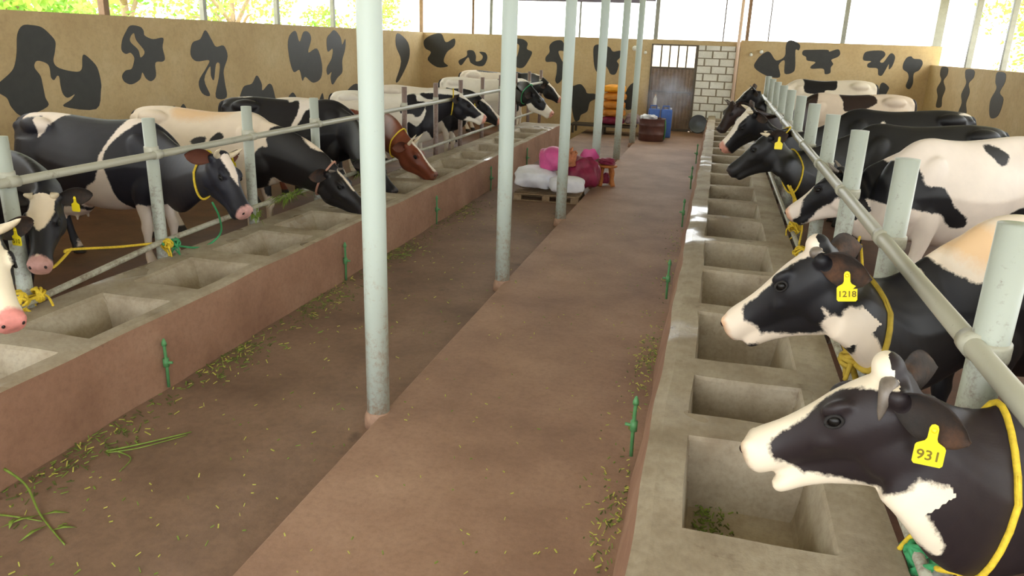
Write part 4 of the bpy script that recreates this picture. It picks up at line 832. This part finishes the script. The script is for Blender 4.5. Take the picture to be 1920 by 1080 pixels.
for i,(lb,mt) in enumerate(lv): sack('sack', (-2.72+.02*(i%2),21.75,.262+i*.215), (.66,.5,.235), mt, lb, group='sacks piled on the bench', seed=40+i, rot=(0,0,.1*(i%3-1)), lumps=.04, sag=.1)
sack('sack', (-2.15,21.8,.30), (.42,.4,.32), flat('grey_pink_sack', (170,150,154), .6, var=.2), 'greyish bundle at the right end of the bench', cat='bundle', seed=50, lumps=.1)
dm = empty('drum', (-1.48,19.9,0), 0, 'dark brown round drum on the walk near the farthest column', 'drum')
M_DRUM = mottled('brown_drum', (70,40,36), (92,54,48), (112,74,64), 2, 20, .5)
b = MB(); b.lathe([(.31,0),(.322,.02),(.32,.15),(.332,.17),(.32,.19),(.32,.36),(.332,.38),(.32,.40),(.322,.53),(.335,.55),(.31,.55),(.30,.49)], n=32); b.build('barrel', M_DRUM, dm, sm=True)
b = MB(); b.tube([(.325,-.08,.05),(.34,-.03,.3),(.32,-.06,.52)], .02, 8); b.build('green_stain_hose', M_GPIPE, dm, sm=True)
sack('cloth', (-1.58,19.88,.56), (.40,.40,.14), M_WSACK, 'white cloth lying in the top of the brown drum', cat='cloth', seed=61, lumps=.15)
M_BLUE = flat('blue_plastic', (70,110,190), .35, var=.1)
for x,y,lb in ((-1.52,20.75,'blue plastic can standing behind the brown drum'),(-1.20,20.75,'second blue plastic can, nearer the steel door')):
    cn = empty('water_can', (x,y,0), .2, lb, 'can', 'blue cans by the door')
    b = MB(); b.box(-.14,.14,-.11,.11,0,.72); b.build('body', M_BLUE, cn, bevel=.03, seg=3, sm=True)
    b = MB(); b.tube([(-.1,0,.72),(-.1,0,.80),(.06,0,.80),(.06,0,.72)], .018, 8); b.build('handle', M_BLUE, cn, sm=True)
    b = MB(); b.lathe([(.035,.72),(.035,.76),(.03,.765)], (.1,0,0), 14); b.build('cap', M_WSACK, cn, sm=True)
bt = empty('bottle', (-1.52,20.75,.82), 0, 'clear white bottle on top of the blue can', 'bottle')
b = MB(); b.lathe([(.04,0),(.045,.02),(.045,.16),(.02,.2),(.016,.24)], n=16); b.build('body', flat('white_plastic',(232,230,226),.3), bt, sm=True)
b = MB(); b.lathe([(.02,.235),(.02,.262),(.015,.265)], n=12); b.build('cap', flat('peach_cap',(226,190,160),.4), bt, sm=True)
bs = empty('basin', (-.40,22.30,.0), 0, 'round grey metal basin leaning on the white blocks', 'basin')
R_ = Matrix.Translation((0,0,.25)) @ Matrix.Rotation(math.radians(82),4,'X')
M_BASIN = flat('grey_basin', (110,118,126), .4, .2, .1)
b = MB(); b.lathe([(.02,-.03),(.19,-.03),(.225,.03),(.24,.035),(.245,.03),(.205,-.045),(.02,-.045)], n=36, M=R_); b.build('bowl', M_BASIN, bs, sm=True)
b = MB(); b.tube([tuple(R_@Vector((.242*math.cos(2*PI*i/36), .242*math.sin(2*PI*i/36), .033))) for i in range(37)], .008, 8); b.build('rim', flat('dark_rim',(70,74,80),.4), bs, sm=True)
for x,z,r,lb in ((-2.32,2.20,.07,'round white lamp high on the back wall by the farthest column'),(-2.02,2.10,.045,'small white lamp right below the round one'),(.79,2.14,.045,'small hanging lamp near the upright pipe'),(1.05,2.22,.05,'second small lamp on the right back wall')):
    lm = empty('wall_lamp', (x,WB-.02,z), 0, lb, 'lamp', 'lamps on the back wall')
    b = MB(); b.blob((0,-.09,0), (r,r,r), 10); b.build('bulb', flat_cached('bulb_glass',(236,236,220)), lm, sm=True)
    b = MB(); b.tube([(0,.01,.04),(0,-.05,.05),(0,-.09,.04),(0,-.09,r*.7)], .014, 8); b.build('holder', M_DARKSTEEL, lm, sm=True)

# ---------------------------------------------------------------- fodder: stalks and clippings
M_GRASS = flat('fresh_grass', (116,138,54), .6, var=.3, scale=20); M_GRASSY = flat('yellow_clippings', (182,180,84), .6, var=.2, scale=30); M_DGRASS = flat('dark_grass', (84,92,40), .7, var=.3, scale=30)
def stalk(pts, label, w=.007, leaves=()):
    b = MB(); P_ = spline(pts, 5); b.tube(P_, [w*(1-.5*i/len(P_)) for i in range(len(P_))], 6)
    for p,q in leaves:
        p, q = Vector(p), Vector(q); d = q-p; s_ = d.cross(Vector((0,0,1))).normalized()*.012; m_ = p+d*.5+Vector((0,0,.015))
        b.add([p, m_+s_, q, m_-s_, p-Vector((0,0,.002)), m_+s_-Vector((0,0,.002)), q-Vector((0,0,.002)), m_-s_-Vector((0,0,.002))], [(0,1,2,3),(7,6,5,4),(0,4,5,1),(1,5,6,2),(2,6,7,3),(3,7,4,0)])
    o = b.build('grass_stalk', M_GRASS, sm=True); return tag(o, label, 'grass stalk', 'loose green stalks on the lower walk')
G = -.092
stalk([(-3.45,2.80,.03),(-3.30,2.78,-.03),(-3.10,2.66,G),(-2.80,2.50,G)], 'long bent green stalk near the bottom left corner', .008, [((-3.1,2.66,G),(-2.98,2.72,G)),((-3.0,2.6,G),(-3.02,2.45,G)),((-3.1,2.66,G),(-3.2,2.52,G)),((-2.95,2.57,G),(-2.85,2.63,G))])
stalk([(-3.25,3.28,G),(-3.1,3.42,G+.004),(-2.93,3.63,G)], 'straight green stalk lying out from the left trough foot', .007)
stalk([(-3.23,3.27,G),(-3.08,3.36,G+.01),(-2.93,3.59,G)], 'thin stalk lying close along the straight one', .005)
stalk([(-3.20,3.30,G),(-3.06,3.26,G),(-3.02,3.12,G)], 'short curved stalk beside the straight one', .005)
stalk([(-3.30,2.60,G),(-3.2,2.60,G+.01),(-3.05,2.62,G)], 'small bent stalk at the left edge of the photo', .006, [((-3.2,2.6,G),(-3.15,2.52,G))])
stalk([(-3.38,7.86,G),(-3.30,7.88,G+.01),(-3.18,7.94,G)], 'short bright stalk left of the nearest column, by the trough', .006)
def scatter(name, n, fn, z, mats, label, ln=(.01,.05), w=.004):
    b = MB(); vs = []; fs = []; mi = []
    for k in range(n):
        x,y = fn(); l = random.uniform(*ln); a = random.uniform(0,PI); d = Vector((math.cos(a),math.sin(a),0))*l/2; s_ = Vector((-math.sin(a),math.cos(a),0))*random.uniform(.4,1)*w; p = Vector((x,y,z+random.uniform(.0,.006))); h = Vector((0,0,.004))
        t_ = Vector((0,0,random.uniform(0,.4)*l)) ; c_ = len(vs)
        vs += [p-d-s_, p+d-s_+t_, p+d+s_+t_, p-d+s_, p-d-s_+h, p+d-s_+t_+h, p+d+s_+t_+h, p-d+s_+h]
        fs += [tuple(i+c_ for i in f) for f in ((0,3,2,1),(4,5,6,7),(0,1,5,4),(1,2,6,5),(2,3,7,6),(3,0,4,7))]; mi += [random.choices(range(len(mats)), [5,3,2][:len(mats)])[0]]*6
    me = mesh(name, vs, fs, mats); me.polygons.foreach_set('material_index', mi); o = link(name, me)
    return tag(o, label, 'grass clippings', kind='stuff')
def along_left():
    while True:
        y = random.choice((random.uniform(2.2,9), random.gauss(3.3,.35), random.gauss(4.75,.25), random.gauss(6.1,.3), random.gauss(7.9,.3), random.gauss(10.3,.5)))
        if y > 2: return LX+.03+abs(random.gauss(0,.16)), y
scatter('grass_clippings', 1000, along_left, -.099, [M_DGRASS, M_GRASS, M_GRASSY], 'green fodder clippings strewn along the foot of the left trough')
scatter('grass_clippings', 260, lambda: (random.uniform(LX+.1,-1.95), 2.2+random.random()**1.6*9), -.099, [M_GRASSY, M_GRASS], 'yellow flecks scattered over the lower walk', (.008,.03), .0035)
scatter('grass_clippings', 420, lambda: (AX1-.01-abs(random.gauss(0,.09)), random.choice((random.uniform(2.2,10), random.gauss(3.4,.35), random.gauss(5.5,.3)))), .001, [M_GRASSY, M_GRASS, M_DGRASS], 'clippings along the foot of the right trough', (.008,.03), .0035)
scatter('grass_clippings', 160, lambda: (random.uniform(AX0+.05,AX1-.1), 2.2+random.random()**1.6*9), .001, [M_GRASSY, M_GRASS], 'yellow flecks scattered over the raised walk', (.006,.022), .003)
scatter('grass_clippings', 160, lambda: (random.gauss(-1.88+.0,.04)*1+.13, random.gauss(3.75,.05)), .001, [M_GRASS], 'small green tuft trodden at the foot of the nearest column', (.008,.025), .004) if False else None
# wet fodder in the trough cells
scatter('trough_fodder', 260, lambda: (.11+abs(random.gauss(0,.08)), random.uniform(2.72,3.4)), .145, [M_GRASS, M_DGRASS], 'green scraps on the floor of the nearest full trough cell', (.008,.03), .004)
def leafbunch(c, n, spread, label, ln=.16):
    b = MB(); c = Vector(c)
    for k in range(n):
        d = Vector((random.uniform(-1,1)*spread[0], random.uniform(-1,1)*spread[1], random.uniform(-.3,1)*spread[2])); p = c+d*.3; q = c+d+Vector((0,0,-random.uniform(0,.5)*ln)); m_ = (p+q)/2+Vector((0,0,.03)); s_ = (q-p).cross(Vector((0,0,1))); s_ = (s_.normalized() if s_.length > 1e-4 else Vector((1,0,0)))*random.uniform(.007,.014); t_ = Vector((0,0,-.002))
        b.add([p, m_+s_, q, m_-s_, p+t_, m_+s_+t_, q+t_, m_-s_+t_], [(0,1,2,3),(7,6,5,4),(0,4,5,1),(1,5,6,2),(2,6,7,3),(3,7,4,0)])
    return tag(b.build('fodder', M_GRASS), label, 'fodder', kind='stuff')
leafbunch((-4.34,9.15,.60), 40, (.10,.20,.22), 'green leaves hanging over the low left rail by the nearest column')
leafbunch((-4.36,7.35,.60), 60, (.10,.42,.05), 'green grass lying along the low left rail beside the white cow')
leafbunch((-4.32,6.62,.52), 24, (.07,.10,.10), 'tuft of grass hanging on the low left rail under the horned cow')

# ---------------------------------------------------------------- outside: yard, trees and a low wall
M_YARD = flat('dry_yard', (196,186,150), .9, var=.1, scale=.5)
b = MB(); b.add([(-60,-20,-.5),(60,-20,-.5),(60,90,-.5),(-60,90,-.5),(-60,-20,-.8),(60,-20,-.8),(60,90,-.8),(-60,90,-.8)], [(0,1,2,3),(7,6,5,4),(0,4,5,1),(1,5,6,2),(2,6,7,3),(3,7,4,0)])
tag(b.build('floor_yard', M_YARD), kind='structure')
def leaf_mat(name, c1, c2):
    t = NT(name); c = t.ramp(t.noise(1.4, 3, .6), [(.35, lin(c1)), (.65, lin(c2))]); t.col(c); t.rough(.6)
    tr_ = t.n.new('ShaderNodeBsdfTranslucent'); t.l.new(c, tr_.inputs[0]); mx = t.n.new('ShaderNodeMixShader'); mx.inputs[0].default_value = .45
    t.l.new(t.b.outputs[0], mx.inputs[1]); t.l.new(tr_.outputs[0], mx.inputs[2]); t.l.new(mx.outputs[0], t.n['Material Output'].inputs[0]); return t.m
M_LEAF = leaf_mat('tree_leaves', (120,170,60), (176,206,96)); M_BARK = flat('bark', (150,128,104), .9, var=.2)
def tree(x, y, h, r, label, n=2600, seed=0, hang=0.):
    r_ = random.Random(seed); t = empty('tree', (x,y,-.5), 0, label, 'tree', 'trees outside the barn')
    b = MB(); b.tube(spline([(0,0,0),(.1,.05,h*.3),(-.05,.1,h*.6),(.05,0,h*.85)],4), [.16*(1-.06*i) for i in range(13)], 10)
    cl_ = []
    for k in range(11):
        a = r_.uniform(0,2*PI); q = Vector((math.cos(a)*r*r_.uniform(.2,.8), math.sin(a)*r*r_.uniform(.2,.8), h*r_.uniform(.30,1.0))); cl_.append((q, r*r_.uniform(.3,.55)))
        b.tube(spline([(0,.05,max(.3,q.z-h*.25)),tuple(q*.6+Vector((0,0,q.z*.35))),tuple(q)],3), [.06,.055,.05,.045,.035,.025,.015], 6)
    b.build('trunk', M_BARK, t, sm=True)
    vs = []; fs = []
    for k in range(n):
        q,s_ = r_.choice(cl_); u = Vector((r_.gauss(0,1),r_.gauss(0,1),r_.gauss(0,1))).normalized()*s_*r_.uniform(.3,1)**.5; p = q+u; p.z = max(.2,p.z)
        d = Vector((r_.uniform(-1,1),r_.uniform(-1,1),r_.uniform(-1,.4))).normalized()*.17; w = d.cross(Vector((r_.uniform(-1,1),r_.uniform(-1,1),r_.uniform(-1,1)))).normalized()*.05; c_ = len(vs)
        vs += [p-d*.5, p+w, p+d*.5, p-w]; fs.append((c_,c_+1,c_+2,c_+3))
    me = mesh('foliage', vs, fs, M_LEAF); link('foliage', me, t); return t
for i,(x,y,h,r,lb) in enumerate(((-12.5,11.5,4.6,2.0,'tree outside over the left wall, leftmost in the photo'),(-13.5,16,5,2.2,'tree outside the left wall between the first two posts'),(-14,21,5.2,2.4,'tree outside the left wall near the third post'),(-13.0,27.5,5,2.0,'tree seen past the far left corner'),(-19,20,6,3,'taller tree further out beyond the left wall'),
    (9.2,27,6,2.2,'tree outside the low right wall near the corner'),(9.6,22.5,6,2.3,'tree outside the low right wall at the right edge'),(12,31,7,3,'larger tree further beyond the right wall'))):
    tree(x, y, h, r, lb, 3000, 100+i)

# thin smoke drifting over the drum in front of the door
vm = bpy.data.materials.new('smoke'); vm.use_nodes = True; vt = vm.node_tree; vt.nodes.clear()
vo = vt.nodes.new('ShaderNodeOutputMaterial'); vs_ = vt.nodes.new('ShaderNodeVolumeScatter'); vs_.inputs['Color'].default_value = (.82,.9,1,1); vs_.inputs['Anisotropy'].default_value = .2
tc = vt.nodes.new('ShaderNodeTexCoord'); vn = vt.nodes.new('ShaderNodeTexNoise'); vn.inputs['Scale'].default_value = 2.4; vn.inputs['Detail'].default_value = 3
vt.links.new(tc.outputs['Object'], vn.inputs['Vector'])
ln_ = vt.nodes.new('ShaderNodeVectorMath'); ln_.operation = 'LENGTH'
mp = vt.nodes.new('ShaderNodeMapping'); mp.inputs['Scale'].default_value = (1/.75, 1/.5, 1/.7); vt.links.new(tc.outputs['Object'], mp.inputs[0]); vt.links.new(mp.outputs[0], ln_.inputs[0])
def vmath(op, a, b_, clamp=False):
    x = vt.nodes.new('ShaderNodeMath'); x.operation = op; x.use_clamp = clamp
    for k,v in ((0,a),(1,b_)):
        if isinstance(v, bpy.types.NodeSocket): vt.links.new(v, x.inputs[k])
        else: x.inputs[k].default_value = v
    return x.outputs[0]
fall = vmath('SUBTRACT', 1.0, ln_.outputs['Value'], True); nz = vmath('SUBTRACT', vn.outputs['Fac'], .38, True)
vt.links.new(vmath('MULTIPLY', vmath('MULTIPLY', fall, nz), 9.0), vs_.inputs['Density']); vt.links.new(vs_.outputs[0], vo.inputs['Volume'])
b = MB(); b.blob((0,0,0), (.75,.5,.7), 12); o = b.build('smoke', vm, sm=True); o.location = (-1.25,20.9,1.05); tag(o, 'thin bluish smoke hanging above the brown drum in front of the door', 'smoke', kind='stuff')
